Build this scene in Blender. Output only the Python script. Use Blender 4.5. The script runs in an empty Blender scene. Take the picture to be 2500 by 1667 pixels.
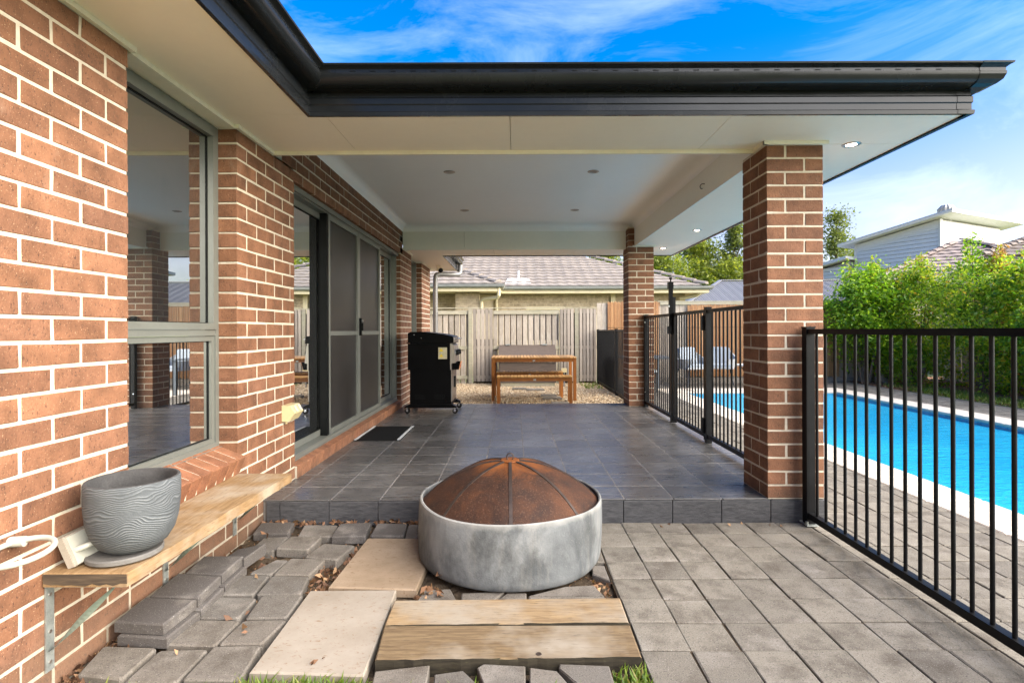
import bpy, math, random
import numpy as np
from mathutils import Vector, Matrix
R = math.radians
S = bpy.context.scene
COL = S.collection

# ------------------------------------------------------------------ camera
CAMZ = 1.194
cam = bpy.data.cameras.new('camera'); cam.sensor_width = 36; cam.lens = 18.72
cam.shift_x = -0.0024; cam.shift_y = -0.0106; cam.clip_start = 0.02; cam.clip_end = 3000
camo = bpy.data.objects.new('camera', cam); COL.objects.link(camo)
camo.location = (0, 0, CAMZ); camo.rotation_euler = (R(90), R(0.2), 0)
S.camera = camo

# ------------------------------------------------------------------ world, sun, exposure
SUN_EL, SUN_AZ = 30.0, 115.0          # azimuth clockwise from +Y
SUN_STRENGTH, SUN_ANGLE = 1.35, 90.0
SKY_STRENGTH = 0.05
w = bpy.data.worlds.new('World'); S.world = w; w.use_nodes = True
nt = w.node_tree; nt.nodes.clear()
out = nt.nodes.new('ShaderNodeOutputWorld'); bg = nt.nodes.new('ShaderNodeBackground')
sky = nt.nodes.new('ShaderNodeTexSky'); sky.sky_type = 'NISHITA'; sky.sun_disc = False
sky.sun_elevation = R(SUN_EL); sky.sun_rotation = R(SUN_AZ)
sky.air_density = 1.0; sky.dust_density = 2.2; sky.ozone_density = 1.6
hs = nt.nodes.new('ShaderNodeHueSaturation'); hs.inputs['Hue'].default_value = 0.508; hs.inputs['Saturation'].default_value = 1.7; hs.inputs['Value'].default_value = 0.63
tc = nt.nodes.new('ShaderNodeTexCoord')
mp = nt.nodes.new('ShaderNodeMapping'); mp.inputs['Scale'].default_value = (1.9, 1.3, 4.4); mp.inputs['Rotation'].default_value = (0, R(28), R(20))
n1 = nt.nodes.new('ShaderNodeTexNoise'); n1.inputs['Scale'].default_value = 1.5; n1.inputs['Detail'].default_value = 9; n1.inputs['Roughness'].default_value = 0.62; n1.inputs['Distortion'].default_value = 0.9
rp = nt.nodes.new('ShaderNodeValToRGB'); rp.color_ramp.elements[0].position = 0.47; rp.color_ramp.elements[1].position = 0.85
rp.color_ramp.elements[1].color = (0.19, 0.19, 0.19, 1)
mx = nt.nodes.new('ShaderNodeMix'); mx.data_type = 'RGBA'; mx.inputs['B'].default_value = (6.2, 6.5, 7.0, 1)
L = nt.links.new
L(tc.outputs['Generated'], mp.inputs['Vector']); L(mp.outputs['Vector'], n1.inputs['Vector']); L(n1.outputs['Fac'], rp.inputs['Fac'])
hz = nt.nodes.new('ShaderNodeHueSaturation'); hz.inputs['Hue'].default_value = 0.55; hz.inputs['Saturation'].default_value = 0.85; hz.inputs['Value'].default_value = 0.54
sx_ = nt.nodes.new('ShaderNodeSeparateXYZ'); el = nt.nodes.new('ShaderNodeMapRange'); el.inputs['From Min'].default_value = 0.06; el.inputs['From Max'].default_value = 0.46; el.interpolation_type = 'SMOOTHSTEP'
hm = nt.nodes.new('ShaderNodeMix'); hm.data_type = 'RGBA'
L(tc.outputs['Generated'], sx_.inputs['Vector']); L(sx_.outputs['Z'], el.inputs['Value']); L(el.outputs['Result'], hm.inputs['Factor'])
L(sky.outputs['Color'], hs.inputs['Color']); L(sky.outputs['Color'], hz.inputs['Color']); L(hz.outputs['Color'], hm.inputs['A']); L(hs.outputs['Color'], hm.inputs['B']); L(hm.outputs['Result'], mx.inputs['A']); L(rp.outputs['Color'], mx.inputs['Factor'])
L(mx.outputs['Result'], bg.inputs['Color']); L(bg.outputs['Background'], out.inputs['Surface'])
bg.inputs['Strength'].default_value = SKY_STRENGTH
sl = bpy.data.lights.new('sun', 'SUN'); sl.energy = SUN_STRENGTH; sl.angle = R(SUN_ANGLE); sl.color = (1.0, 0.955, 0.89)
so = bpy.data.objects.new('sun', sl); COL.objects.link(so)
sd = Vector((math.sin(R(SUN_AZ))*math.cos(R(SUN_EL)), math.cos(R(SUN_AZ))*math.cos(R(SUN_EL)), math.sin(R(SUN_EL))))
so.rotation_euler = (-sd).to_track_quat('-Z', 'Y').to_euler(); so.location = sd*30
vs = S.view_settings; vs.view_transform = 'Standard'; vs.look = 'None'; vs.gamma = 1.0; vs.exposure = 3.52; vs.use_curve_mapping = False
S.cycles.max_bounces = 10; S.cycles.diffuse_bounces = 8; S.cycles.glossy_bounces = 4; S.cycles.transparent_max_bounces = 16
S.cycles.caustics_reflective = False; S.cycles.caustics_refractive = False

# ------------------------------------------------------------------ material helpers
class MT:
    def __init__(s, name):
        s.m = bpy.data.materials.new(name); s.m.use_nodes = True; s.nt = s.m.node_tree; s.nt.nodes.clear()
        s.o = s.nt.nodes.new('ShaderNodeOutputMaterial')
    def n(s, t, ins=None, **pr):
        x = s.nt.nodes.new(t)
        for k, v in pr.items(): setattr(x, k, v)
        for k, v in (ins or {}).items():
            if isinstance(v, bpy.types.NodeSocket): s.nt.links.new(v, x.inputs[k])
            else: x.inputs[k].default_value = v
        return x
    def pos(s, scale=(1,1,1), rot=(0,0,0), jitter=False):
        g = s.n('ShaderNodeNewGeometry')
        v = g.outputs['Position']
        if jitter:
            r = s.rand(); mm = s.n('ShaderNodeMath', {0: r, 1: 37.0}, operation='MULTIPLY')
            c = s.n('ShaderNodeCombineXYZ', {'X': mm.outputs[0], 'Y': mm.outputs[0], 'Z': mm.outputs[0]})
            v = s.n('ShaderNodeVectorMath', {0: v, 1: c.outputs[0]}, operation='ADD').outputs[0]
        return s.n('ShaderNodeMapping', {'Vector': v, 'Scale': scale, 'Rotation': rot}).outputs[0]
    def noise(s, vec, scale, detail=4, rough=0.6, dist=0.0):
        return s.n('ShaderNodeTexNoise', {'Vector': vec, 'Scale': scale, 'Detail': detail, 'Roughness': rough, 'Distortion': dist}).outputs['Fac']
    def ramp(s, fac, stops, interp='LINEAR'):
        x = s.n('ShaderNodeValToRGB', {'Fac': fac}); cr = x.color_ramp; cr.interpolation = interp
        while len(cr.elements) < len(stops): cr.elements.new(0.5)
        for e, (p, c) in zip(cr.elements, stops):
            e.position = p; e.color = (c, c, c, 1) if not isinstance(c, tuple) else (*c, 1)
        return x.outputs['Color']
    def mix(s, fac, a, b, blend='MIX'):
        x = s.n('ShaderNodeMix', data_type='RGBA', blend_type=blend)
        for key, v in (('Factor', fac), ('A', a), ('B', b)):
            idx = {'Factor': 0, 'A': 6, 'B': 7}[key]
            if isinstance(v, bpy.types.NodeSocket): s.nt.links.new(v, x.inputs[idx])
            else: x.inputs[idx].default_value = v if not isinstance(v, tuple) else (*v, 1)
        return x.outputs[2]
    def math(s, op, a, b=0.0, clamp=False):
        return s.n('ShaderNodeMath', {0: a, 1: b}, operation=op, use_clamp=clamp).outputs[0]
    def rand(s):
        o = s.n('ShaderNodeObjectInfo').outputs['Random']; i = s.n('ShaderNodeNewGeometry').outputs['Random Per Island']
        return s.math('FRACT', s.math('ADD', o, i))
    def bsdf(s, color, rough=0.6, metallic=0.0, spec=0.5, bump=None, bstr=0.3, bdist=0.004, **kw):
        b = s.n('ShaderNodeBsdfPrincipled')
        for k, v in {'Base Color': color, 'Roughness': rough, 'Metallic': metallic, 'Specular IOR Level': spec, **kw}.items():
            if isinstance(v, bpy.types.NodeSocket): s.nt.links.new(v, b.inputs[k])
            else: b.inputs[k].default_value = (*v, 1) if isinstance(v, tuple) and len(v) == 3 else v
        if bump is not None:
            bp = s.n('ShaderNodeBump', {'Height': bump, 'Strength': bstr, 'Distance': bdist}); s.nt.links.new(bp.outputs[0], b.inputs['Normal'])
        s.nt.links.new(b.outputs[0], s.o.inputs['Surface']); return b
M = {}
def simple(name, c, rough=0.5, metallic=0.0, var=0.12, scale=6.0, spec=0.5, dirt=0.0):
    t = MT(name); p = t.pos(jitter=True)
    n = t.noise(p, scale, 5, 0.65); f = t.noise(p, scale*14, 3, 0.6)
    k = t.math('ADD', t.math('MULTIPLY', n, 0.7), t.math('MULTIPLY', f, 0.3))
    a = tuple(x*(1-var*1.6) for x in c); b = tuple(min(1, x*(1+var*1.2)) for x in c)
    col = t.ramp(k, [(0.3, a), (0.7, b)])
    if dirt:
        d = t.ramp(t.noise(t.pos((1,1,0.35)), 3.1, 7, 0.7), [(0.48, 0.0), (0.75, dirt)])
        col = t.mix(d, col, (0.13, 0.105, 0.075))
    rr = t.ramp(n, [(0.3, max(0.02, rough-0.08)), (0.7, min(1, rough+0.08))])
    t.bsdf(col, rr, metallic, spec, bump=f, bstr=0.08, bdist=0.002); M[name] = t.m; return t.m
def brickmat(name, cols, pit=(0.05,0.025,0.018), fleck=(0.5,0.33,0.2), sc=1.0):
    t = MT(name); p = t.pos(); r = t.rand()
    base = t.ramp(r, [(0.0, cols[0]), (0.35, cols[1]), (0.7, cols[2]), (1.0, cols[3])])
    bl = t.ramp(t.noise(t.pos(jitter=True), 9*sc, 5, 0.6), [(0.3, 0.62), (0.7, 1.25)])
    base = t.mix(1.0, base, bl, 'MULTIPLY')
    pv = t.pos((1,1,0.55))
    pits = t.noise(pv, 150*sc, 3, 0.65)
    base = t.mix(t.ramp(pits, [(0.59, 0.0), (0.68, 0.85)]), base, pit)
    fl = t.noise(t.pos((1.1,1.1,1), (0.3,0.2,0.1)), 230*sc, 2, 0.5)
    base = t.mix(t.ramp(fl, [(0.66, 0.0), (0.73, 0.75)]), base, fleck)
    zz_ = t.n('ShaderNodeSeparateXYZ', {'Vector': p}).outputs['Z']; gn = t.noise(p, 6, 6, 0.7)
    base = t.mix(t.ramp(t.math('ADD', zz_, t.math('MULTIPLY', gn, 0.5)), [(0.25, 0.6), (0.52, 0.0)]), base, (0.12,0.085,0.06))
    eff = t.noise(t.pos((1,1,0.5)), 2.3, 7, 0.75); base = t.mix(t.ramp(eff, [(0.6, 0.0), (0.8, 0.35)]), base, (0.42,0.33,0.25))
    t.bsdf(base, 0.82, spec=0.25, bump=t.math('SUBTRACT', t.noise(p, 60*sc, 4), t.math('MULTIPLY', pits, 1.4)), bstr=0.55, bdist=0.004); M[name] = t.m
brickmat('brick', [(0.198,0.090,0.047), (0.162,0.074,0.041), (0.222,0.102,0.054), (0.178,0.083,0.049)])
brickmat('sill_brick', [(0.25,0.105,0.054), (0.22,0.093,0.05), (0.265,0.116,0.06), (0.235,0.105,0.056)])
brickmat('cream_brick', [(0.42,0.33,0.22), (0.36,0.285,0.185), (0.46,0.37,0.25), (0.40,0.32,0.22)], pit=(0.25,0.19,0.12), fleck=(0.55,0.46,0.33))
def mortarmat(name, c):
    t = MT(name); p = t.pos(); n = t.noise(p, 45, 6, 0.7); d = t.noise(p, 3, 4)
    col = t.mix(t.ramp(d, [(0.4, 0.0), (0.75, 0.3)]), t.ramp(n, [(0.3, tuple(x*0.78 for x in c)), (0.62, c)]), tuple(x*0.6 for x in c))
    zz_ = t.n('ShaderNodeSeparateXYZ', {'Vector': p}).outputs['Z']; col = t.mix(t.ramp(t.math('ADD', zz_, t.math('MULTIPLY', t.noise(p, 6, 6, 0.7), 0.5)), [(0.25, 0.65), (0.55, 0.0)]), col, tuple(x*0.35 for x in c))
    t.bsdf(col, 0.95, spec=0.1, bump=n, bstr=0.9, bdist=0.006); M[name] = t.m
mortarmat('mortar', (0.60, 0.525, 0.41)); mortarmat('cream_mortar', (0.62, 0.52, 0.36)); mortarmat('grout', (0.34, 0.31, 0.28))
# pavers
def pavermat(name, cols, stain=0.75):
    t = MT(name); r = t.rand(); p = t.pos()
    base = t.ramp(r, [(0.0, cols[0]), (0.5, cols[1]), (1.0, cols[2])])
    st = t.noise(t.pos(jitter=True), 7, 6, 0.68)
    base = t.mix(t.ramp(st, [(0.46, 0.0), (0.68, stain)]), base, (0.075, 0.062, 0.048))
    lt = t.noise(t.pos((1,1,1), jitter=True), 5.2, 5, 0.6)
    base = t.mix(t.ramp(lt, [(0.55, 0.0), (0.78, 0.45)]), base, (0.36, 0.325, 0.285))
    g = t.noise(p, 170, 3, 0.7)
    base = t.mix(t.ramp(g, [(0.54, 0.0), (0.66, 0.8)]), base, (0.055, 0.047, 0.042))
    base = t.mix(t.ramp(t.noise(p, 250, 2), [(0.62, 0.0), (0.72, 0.6)]), base, (0.42, 0.39, 0.35))
    t.bsdf(base, 0.9, spec=0.2, bump=g, bstr=0.6, bdist=0.003); M[name] = t.m
pavermat('paver', [(0.170,0.151,0.122), (0.200,0.178,0.145), (0.140,0.124,0.102)], 0.8)
pavermat('paver_loose', [(0.14,0.123,0.104), (0.165,0.145,0.122), (0.118,0.107,0.094)], 0.75)
pavermat('paver_dark', [(0.078,0.070,0.065), (0.092,0.082,0.076), (0.085,0.077,0.072)], 0.35)
# dark slate-look floor tile
t = MT('floor_tile'); p = t.pos((2.2, 14, 14), jitter=True); s1 = t.noise(p, 3.0, 7, 0.65, 0.6); s2 = t.noise(t.pos((1,1,1)), 1.6, 6, 0.7)
s3 = t.noise(t.pos((3, 22, 20), jitter=True), 3.0, 8, 0.75)
base = t.ramp(s1, [(0.3, (0.046,0.043,0.041)), (0.7, (0.094,0.089,0.085))])
base = t.mix(t.math('MULTIPLY', t.ramp(s2, [(0.46, 0.0), (0.66, 0.9)]), t.ramp(s3, [(0.44, 0.0), (0.66, 1.0)])), base, (0.24, 0.23, 0.22))
base = t.mix(1.0, base, t.ramp(t.rand(), [(0,0.8),(1,1.2)]), 'MULTIPLY')
t.bsdf(base, t.ramp(s1, [(0.3, 0.22), (0.7, 0.40)]), spec=0.5, bump=s1, bstr=0.05, bdist=0.002); M['floor_tile'] = t.m
t = MT('riser_tile'); p = t.pos((3,3,14), (0,R(25),0), jitter=True); s1 = t.noise(p, 5, 8, 0.7, 0.4)
t.bsdf(t.ramp(s1, [(0.3, (0.028,0.028,0.031)), (0.72, (0.085,0.083,0.085))]), 0.45, spec=0.25, bump=s1, bstr=0.6, bdist=0.006); M['riser_tile'] = t.m
# timber
def wood(name, c1, c2, axis='x', rough=0.65, grain=1.0, crack=0.5, dark=(0.05,0.035,0.025), patch=None, pf=0.6):
    t = MT(name)
    sc = {'x': (3.4, 36, 36), 'y': (36, 3.4, 36), 'z': (36, 36, 3.0)}[axis]
    p = t.pos(sc, jitter=True); n = t.noise(p, 2.2*grain, 8, 0.68, 0.5); f = t.noise(p, 4.2*grain, 6, 0.75); b = t.noise(t.pos(jitter=True), 3.2, 4, 0.6)
    base = t.mix(t.ramp(n, [(0.38, 0.0), (0.62, 1.0)]), c1, c2)
    base = t.mix(1.0, base, t.ramp(t.rand(), [(0, 0.70), (1, 1.16)]), 'MULTIPLY')
    if patch: base = t.mix(t.ramp(b, [(0.45, 0.0), (0.68, pf)]), base, patch)
    base = t.mix(t.ramp(f, [(0.57, 0.0), (0.70, crack)]), base, dark)
    t.bsdf(base, rough, spec=0.3, bump=t.math('SUBTRACT', n, f), bstr=0.4, bdist=0.003); M[name] = t.m
wood('oiled_wood', (0.33,0.125,0.026), (0.24,0.082,0.017), 'z', 0.45, 1.0, 0.15)
wood('oiled_wood_x', (0.33,0.125,0.026), (0.24,0.082,0.017), 'x', 0.45, 1.0, 0.15)
wood('slat_wood', (0.50,0.285,0.10), (0.40,0.21,0.065), 'y', 0.5, 1.0, 0.15)
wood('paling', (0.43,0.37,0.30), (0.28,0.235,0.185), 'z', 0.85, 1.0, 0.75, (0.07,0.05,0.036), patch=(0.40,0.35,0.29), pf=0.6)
wood('paling_back', (0.17,0.130,0.10), (0.10,0.075,0.056), 'z', 0.9, 1.0, 0.5, (0.05,0.036,0.026))  # weathered brown; the dark tone also paints in shade between the front palings
wood('batten', (0.36,0.31,0.255), (0.265,0.222,0.18), 'z', 0.85, 1.2, 0.45, (0.12,0.09,0.07))
wood('fence_rail', (0.38,0.345,0.26), (0.27,0.24,0.175), 'x', 0.85, 1.0, 0.7, (0.08,0.06,0.045), patch=(0.26,0.26,0.16), pf=0.5)
wood('plywood_lid', (0.10,0.076,0.06), (0.068,0.05,0.04), 'x', 0.7, 0.8, 0.3)
wood('sleeper_timber', (0.255,0.178,0.096), (0.150,0.098,0.052), 'x', 0.85, 1.0, 0.95, (0.05,0.037,0.026), patch=(0.265,0.228,0.178), pf=0.9)
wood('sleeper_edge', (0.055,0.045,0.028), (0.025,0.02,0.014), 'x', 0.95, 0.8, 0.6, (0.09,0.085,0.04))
wood('shelf_timber', (0.31,0.20,0.10), (0.205,0.118,0.05), 'y', 0.75, 0.8, 0.9, (0.075,0.034,0.012), patch=(0.34,0.285,0.215), pf=0.85)
wood('shelf_end', (0.10,0.07,0.045), (0.045,0.032,0.022), 'x', 0.9, 0.5, 0.6)
t = MT('bamboo'); r = t.rand(); n = t.noise(t.pos((30,30,3), jitter=True), 2, 4)
wv = t.noise(t.pos((8,8,60), jitter=True), 1.0, 2)
base = t.ramp(r, [(0.0,(0.30,0.135,0.05)), (0.4,(0.42,0.215,0.085)), (0.75,(0.50,0.29,0.13)), (1.0,(0.36,0.165,0.065))])
base = t.mix(t.ramp(n, [(0.35,0.0),(0.7,0.5)]), base, (0.24,0.10,0.04)); base = t.mix(t.ramp(wv, [(0.66,0.0),(0.70,0.8)]), base, (0.62,0.47,0.28))
t.bsdf(base, 0.45); M['bamboo'] = t.m
# plain painted / metal
simple('soffit_paint', (0.86,0.79,0.67), 0.55, var=0.025, scale=1.2)
simple('trim_paint', (0.80,0.76,0.63), 0.5, var=0.05, scale=4, dirt=0.15)
simple('ceiling_paint', (0.90,0.885,0.855), 0.6, var=0.02, scale=1.0)
simple('beam_paint', (0.80,0.785,0.70), 0.55, var=0.03, scale=1.5)
simple('gutter_metal', (0.010,0.011,0.012), 0.24, 0.0, var=0.12, scale=3, spec=0.2)
simple('window_metal', (0.165,0.170,0.150), 0.38, 0.25, var=0.08)
simple('dark_seal', (0.004,0.0045,0.0045), 0.5, spec=0.12)
simple('fence_metal', (0.007,0.007,0.0075), 0.38, 0.0, var=0.3, scale=8, spec=0.13)
simple('chrome', (0.70,0.70,0.70), 0.22, 1.0, var=0.05)
simple('steel', (0.42,0.38,0.34), 0.33, 0.9, var=0.05)
simple('galvanised', (0.36,0.38,0.36), 0.42, 0.6, var=0.25, scale=18)
simple('green_strut', (0.20,0.24,0.19), 0.5, 0.3, var=0.2, scale=12)
simple('black_enamel', (0.0022,0.0022,0.0025), 0.35, 0.0, var=0.1, spec=0.10)
simple('black_rubber', (0.006,0.006,0.006), 0.7, var=0.3, spec=0.2)
simple('white_plastic', (0.40,0.39,0.335), 0.35, var=0.06, scale=10, dirt=0.2)
simple('foam', (0.32,0.275,0.22), 0.95, var=0.15, scale=20, dirt=0.3)
simple('beige_plastic', (0.50,0.41,0.225), 0.4, var=0.05)
simple('grey_pipe', (0.17,0.165,0.16), 0.38, 0.2, var=0.15)
simple('cream_paint', (0.55,0.47,0.29), 0.5, var=0.06, dirt=0.25)
simple('grey_gutter', (0.20,0.205,0.19), 0.45, 0.1, var=0.15)
simple('white_pipe', (0.80,0.79,0.76), 0.4)
simple('lead_white', (0.72,0.70,0.66), 0.6, var=0.15, scale=14)
simple('coping', (0.56,0.49,0.40), 0.75, var=0.09, scale=9, dirt=0.12)
simple('pool_shell', (0.06,0.30,0.44), 0.3)
simple('roof_dark', (0.14,0.105,0.085), 0.8, var=0.3, scale=30)
simple('white_board', (0.62,0.62,0.61), 0.55, var=0.04)
simple('white_fascia', (0.62,0.62,0.60), 0.5, var=0.04)
simple('grey_soffit', (0.55,0.56,0.56), 0.6)
simple('rope', (0.34,0.345,0.35), 0.8, var=0.12, scale=40)
simple('cushion', (0.30,0.33,0.36), 0.9, var=0.06)
simple('patio_metal', (0.10,0.115,0.13), 0.5, var=0.1)
simple('dark_metal_leg', (0.03,0.03,0.032), 0.45)
simple('trunk', (0.16,0.12,0.085), 0.9, var=0.35, scale=20)
simple('rock', (0.36,0.27,0.20), 0.9, var=0.35, scale=14)
simple('saucer', (0.13,0.122,0.112), 0.85, var=0.2, scale=20)
simple('sticker_yellow', (0.70,0.52,0.03), 0.4)
simple('sticker_cream', (0.52,0.46,0.30), 0.45, var=0.2, scale=40)
simple('orange_label', (0.62,0.27,0.13), 0.5)
simple('red_print', (0.50,0.05,0.03), 0.5)
simple('copper', (0.55,0.25,0.13), 0.35, 0.8)
simple('hook_metal', (0.03,0.03,0.03), 0.5)
simple('vent_metal', (0.30,0.29,0.27), 0.5, 0.5)
def rooftile(name, cols):
    t = MT(name); r = t.rand(); n = t.noise(t.pos(), 26, 5, 0.7); d = t.noise(t.pos(), 1.6, 5)
    base = t.ramp(r, [(0, cols[0]), (0.5, cols[1]), (1, cols[2])]); base = t.mix(1.0, base, t.ramp(n, [(0.3, 0.72), (0.7, 1.2)]), 'MULTIPLY')
    base = t.mix(t.ramp(d, [(0.5, 0.0), (0.8, 0.45)]), base, tuple(x*0.55 for x in cols[0]))
    t.bsdf(base, 0.85, spec=0.2, bump=n, bstr=0.3); M[name] = t.m
rooftile('tile_pale', [(0.225,0.193,0.168), (0.255,0.220,0.192), (0.20,0.172,0.152)])
rooftile('tile_brown', [(0.27,0.215,0.19), (0.31,0.25,0.22), (0.24,0.19,0.165)])
rooftile('tile_dark', [(0.16,0.13,0.115), (0.19,0.155,0.135), (0.14,0.115,0.10)])
t = MT('metal_roof'); n = t.noise(t.pos(), 1.2, 4); wv = t.n('ShaderNodeTexWave', {'Vector': t.pos(), 'Scale': 4.0, 'Distortion': 0.0}).outputs['Fac']
t.bsdf(t.ramp(n, [(0.3,(0.20,0.20,0.21)), (0.7,(0.25,0.25,0.26))]), 0.5, 0.2, bump=wv, bstr=0.5, bdist=0.03); M['metal_roof'] = t.m
# glass: tinted reflective pane over a dark room
def glassmat(name, refl, tint):
    t = MT(name); n = t.noise(t.pos(), 1.1, 2); sm = t.noise(t.pos((1,1,0.5)), 9, 6, 0.7)
    d = t.n('ShaderNodeBsdfPrincipled', {'Base Color': (*tint, 1), 'Roughness': 0.4})
    g = t.n('ShaderNodeBsdfGlossy', {'Color': (0.97, 0.98, 0.97, 1), 'Roughness': 0.004})
    bp = t.n('ShaderNodeBump', {'Height': n, 'Strength': 0.02, 'Distance': 0.02}); t.nt.links.new(bp.outputs[0], g.inputs['Normal'])
    fr = t.n('ShaderNodeLayerWeight', {'Blend': 0.35}).outputs['Fresnel']
    f = t.math('ADD', t.math('MULTIPLY', fr, 1.0-refl), refl, True); f = t.math('SUBTRACT', f, t.ramp(sm, [(0.55, 0.0), (0.8, 0.06)]))
    mxs = t.n('ShaderNodeMixShader', {0: f}); t.nt.links.new(d.outputs[0], mxs.inputs[1]); t.nt.links.new(g.outputs[0], mxs.inputs[2])
    t.nt.links.new(mxs.outputs[0], t.o.inputs['Surface']); M[name] = t.m
glassmat('glass', 0.50, (0.012, 0.014, 0.014)); glassmat('door_glass', 0.78, (0.012,0.013,0.013)); glassmat('far_glass', 0.3, (0.05,0.055,0.06))
t = MT('screen_mesh'); n = t.noise(t.pos((1,1,1)), 2.6, 5, 0.6); f = t.noise(t.pos((1,60,60)), 8, 2)
t.bsdf(t.ramp(n, [(0.3,(0.016,0.0145,0.0135)),(0.75,(0.036,0.033,0.031))]), 0.35, 0.0, 0.25, bump=f, bstr=0.25, bdist=0.002); M['screen_mesh'] = t.m
def emit(name, c, s):
    t = MT(name); e = t.n('ShaderNodeEmission', {'Color': (*c, 1), 'Strength': s}); t.nt.links.new(e.outputs[0], t.o.inputs['Surface']); M[name] = t.m
emit('lamp_on', (1.0, 0.86, 0.68), 4.0)
# water
t = MT('pool_water'); n = t.noise(t.pos((1.0,1.7,1)), 6.5, 4, 0.55, 0.6); n2 = t.noise(t.pos((1,2.4,1)), 20, 3, 0.6)
h = t.math('ADD', n, t.math('MULTIPLY', n2, 0.35)); d = t.noise(t.pos(), 0.5, 3)
t.bsdf(t.ramp(d, [(0.3,(0.006,0.25,0.46)), (0.7,(0.02,0.37,0.58))]), 0.05, spec=0.5, bump=h, bstr=0.5, bdist=0.035); M['pool_water'] = t.m
# soil, gravel, mulch, grass, foliage
t = MT('soil'); n = t.noise(t.pos(), 16, 8, 0.72); f = t.noise(t.pos(), 110, 4, 0.7)
c = t.ramp(n, [(0.3,(0.055,0.038,0.026)), (0.7,(0.14,0.105,0.07))]); c = t.mix(t.ramp(f, [(0.6,0.0),(0.72,0.7)]), c, (0.25,0.20,0.14))
t.bsdf(c, 0.95, spec=0.1, bump=t.math('ADD', n, f), bstr=0.9, bdist=0.02); M['soil'] = t.m
t = MT('turf_soil'); n = t.noise(t.pos(), 5, 8, 0.7); t.bsdf(t.ramp(n, [(0.3,(0.17,0.20,0.08)), (0.7,(0.25,0.26,0.13))]), 0.95, spec=0.1, bump=n, bstr=0.6, bdist=0.03); M['turf_soil'] = t.m
t = MT('pebble'); r = t.rand(); n = t.noise(t.pos(), 60, 3)
c = t.ramp(r, [(0,(0.36,0.255,0.14)), (0.25,(0.46,0.36,0.23)), (0.5,(0.23,0.145,0.075)), (0.75,(0.54,0.45,0.32)), (1,(0.32,0.22,0.12))])
t.bsdf(t.mix(1.0, c, t.ramp(n, [(0.3,0.8),(0.7,1.15)]), 'MULTIPLY'), 0.8, spec=0.3); M['pebble'] = t.m
t = MT('gravel_bed'); n = t.noise(t.pos(), 70, 4, 0.7); t.bsdf(t.ramp(n, [(0.35,(0.20,0.13,0.07)), (0.7,(0.52,0.40,0.25))]), 0.9, bump=n, bstr=0.8, bdist=0.02); M['gravel_bed'] = t.m
t = MT('mulch'); n = t.noise(t.pos((1,1,1)), 40, 6, 0.75); t.bsdf(t.ramp(n, [(0.3,(0.10,0.045,0.02)), (0.7,(0.30,0.14,0.06))]), 0.95, bump=n, bstr=1.0, bdist=0.03); M['mulch'] = t.m
def leafmat(name, stops, trans=0.4, rough=0.42):
    t = MT(name); r = t.rand(); c = t.ramp(r, stops)
    d = t.n('ShaderNodeBsdfPrincipled', {'Base Color': c, 'Roughness': rough, 'Specular IOR Level': 0.4})
    tr = t.n('ShaderNodeBsdfTranslucent', {'Color': t.mix(1.0, c, (1.5,1.5,0.7), 'MULTIPLY')})
    m = t.n('ShaderNodeMixShader', {0: trans}); t.nt.links.new(d.outputs[0], m.inputs[1]); t.nt.links.new(tr.outputs[0], m.inputs[2])
    t.nt.links.new(m.outputs[0], t.o.inputs['Surface']); M[name] = t.m
leafmat('hedge_leaf', [(0,(0.05,0.12,0.012)), (0.3,(0.12,0.25,0.02)), (0.6,(0.24,0.37,0.028)), (0.86,(0.40,0.47,0.04)), (0.97,(0.50,0.42,0.05)), (1,(0.42,0.17,0.05))], 0.5, 0.35)
leafmat('hedge_green', [(0,(0.06,0.15,0.012)), (0.5,(0.16,0.31,0.02)), (1,(0.33,0.46,0.035))], 0.5)
leafmat('new_shoot', [(0,(0.16,0.27,0.02)), (0.6,(0.30,0.36,0.03)), (1,(0.42,0.24,0.06))])
leafmat('red_shoot', [(0,(0.30,0.14,0.06)), (0.6,(0.40,0.20,0.07)), (1,(0.30,0.25,0.06))])
leafmat('gum_leaf', [(0,(0.08,0.12,0.02)), (0.5,(0.17,0.22,0.03)), (1,(0.32,0.34,0.05))], 0.5)
leafmat('dark_gum_leaf', [(0,(0.06,0.09,0.025)), (0.5,(0.12,0.155,0.035)), (1,(0.20,0.23,0.05))], 0.45)
leafmat('grass_blade', [(0,(0.06,0.11,0.015)), (0.5,(0.12,0.19,0.022)), (0.85,(0.20,0.25,0.04)), (1,(0.28,0.23,0.10))], 0.35)
leafmat('dry_leaf', [(0,(0.09,0.045,0.025)), (0.4,(0.17,0.085,0.045)), (0.75,(0.26,0.14,0.075)), (1,(0.38,0.24,0.13))], 0.15, 0.7)
# fire pit
t = MT('pit_concrete'); p = t.pos((1,1,0.7)); b = t.noise(p, 2.6, 7, 0.62, 0.5); v = t.noise(t.pos((1.0,1.0,0.16)), 9, 6, 0.7); f = t.noise(t.pos(), 120, 3)
wh = t.ramp(b, [(0.45, 0.0), (0.66, 1.0)]); c = t.mix(wh, (0.080,0.085,0.088), (0.215,0.222,0.222))
c = t.mix(t.ramp(v, [(0.52,0.0),(0.72,0.55)]), c, (0.27,0.255,0.225)); c = t.mix(t.ramp(t.noise(p, 4.3, 6, 0.7), [(0.50,0.0),(0.66,0.7)]), c, (0.052,0.054,0.053))
sep = t.n('ShaderNodeSeparateXYZ', {'Vector': t.pos()}).outputs['Z']
c = t.mix(t.ramp(t.math('ADD', sep, t.math('MULTIPLY', b, 0.10)), [(0.345,0.0),(0.385,0.8)]), c, (0.34,0.33,0.30))
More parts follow.
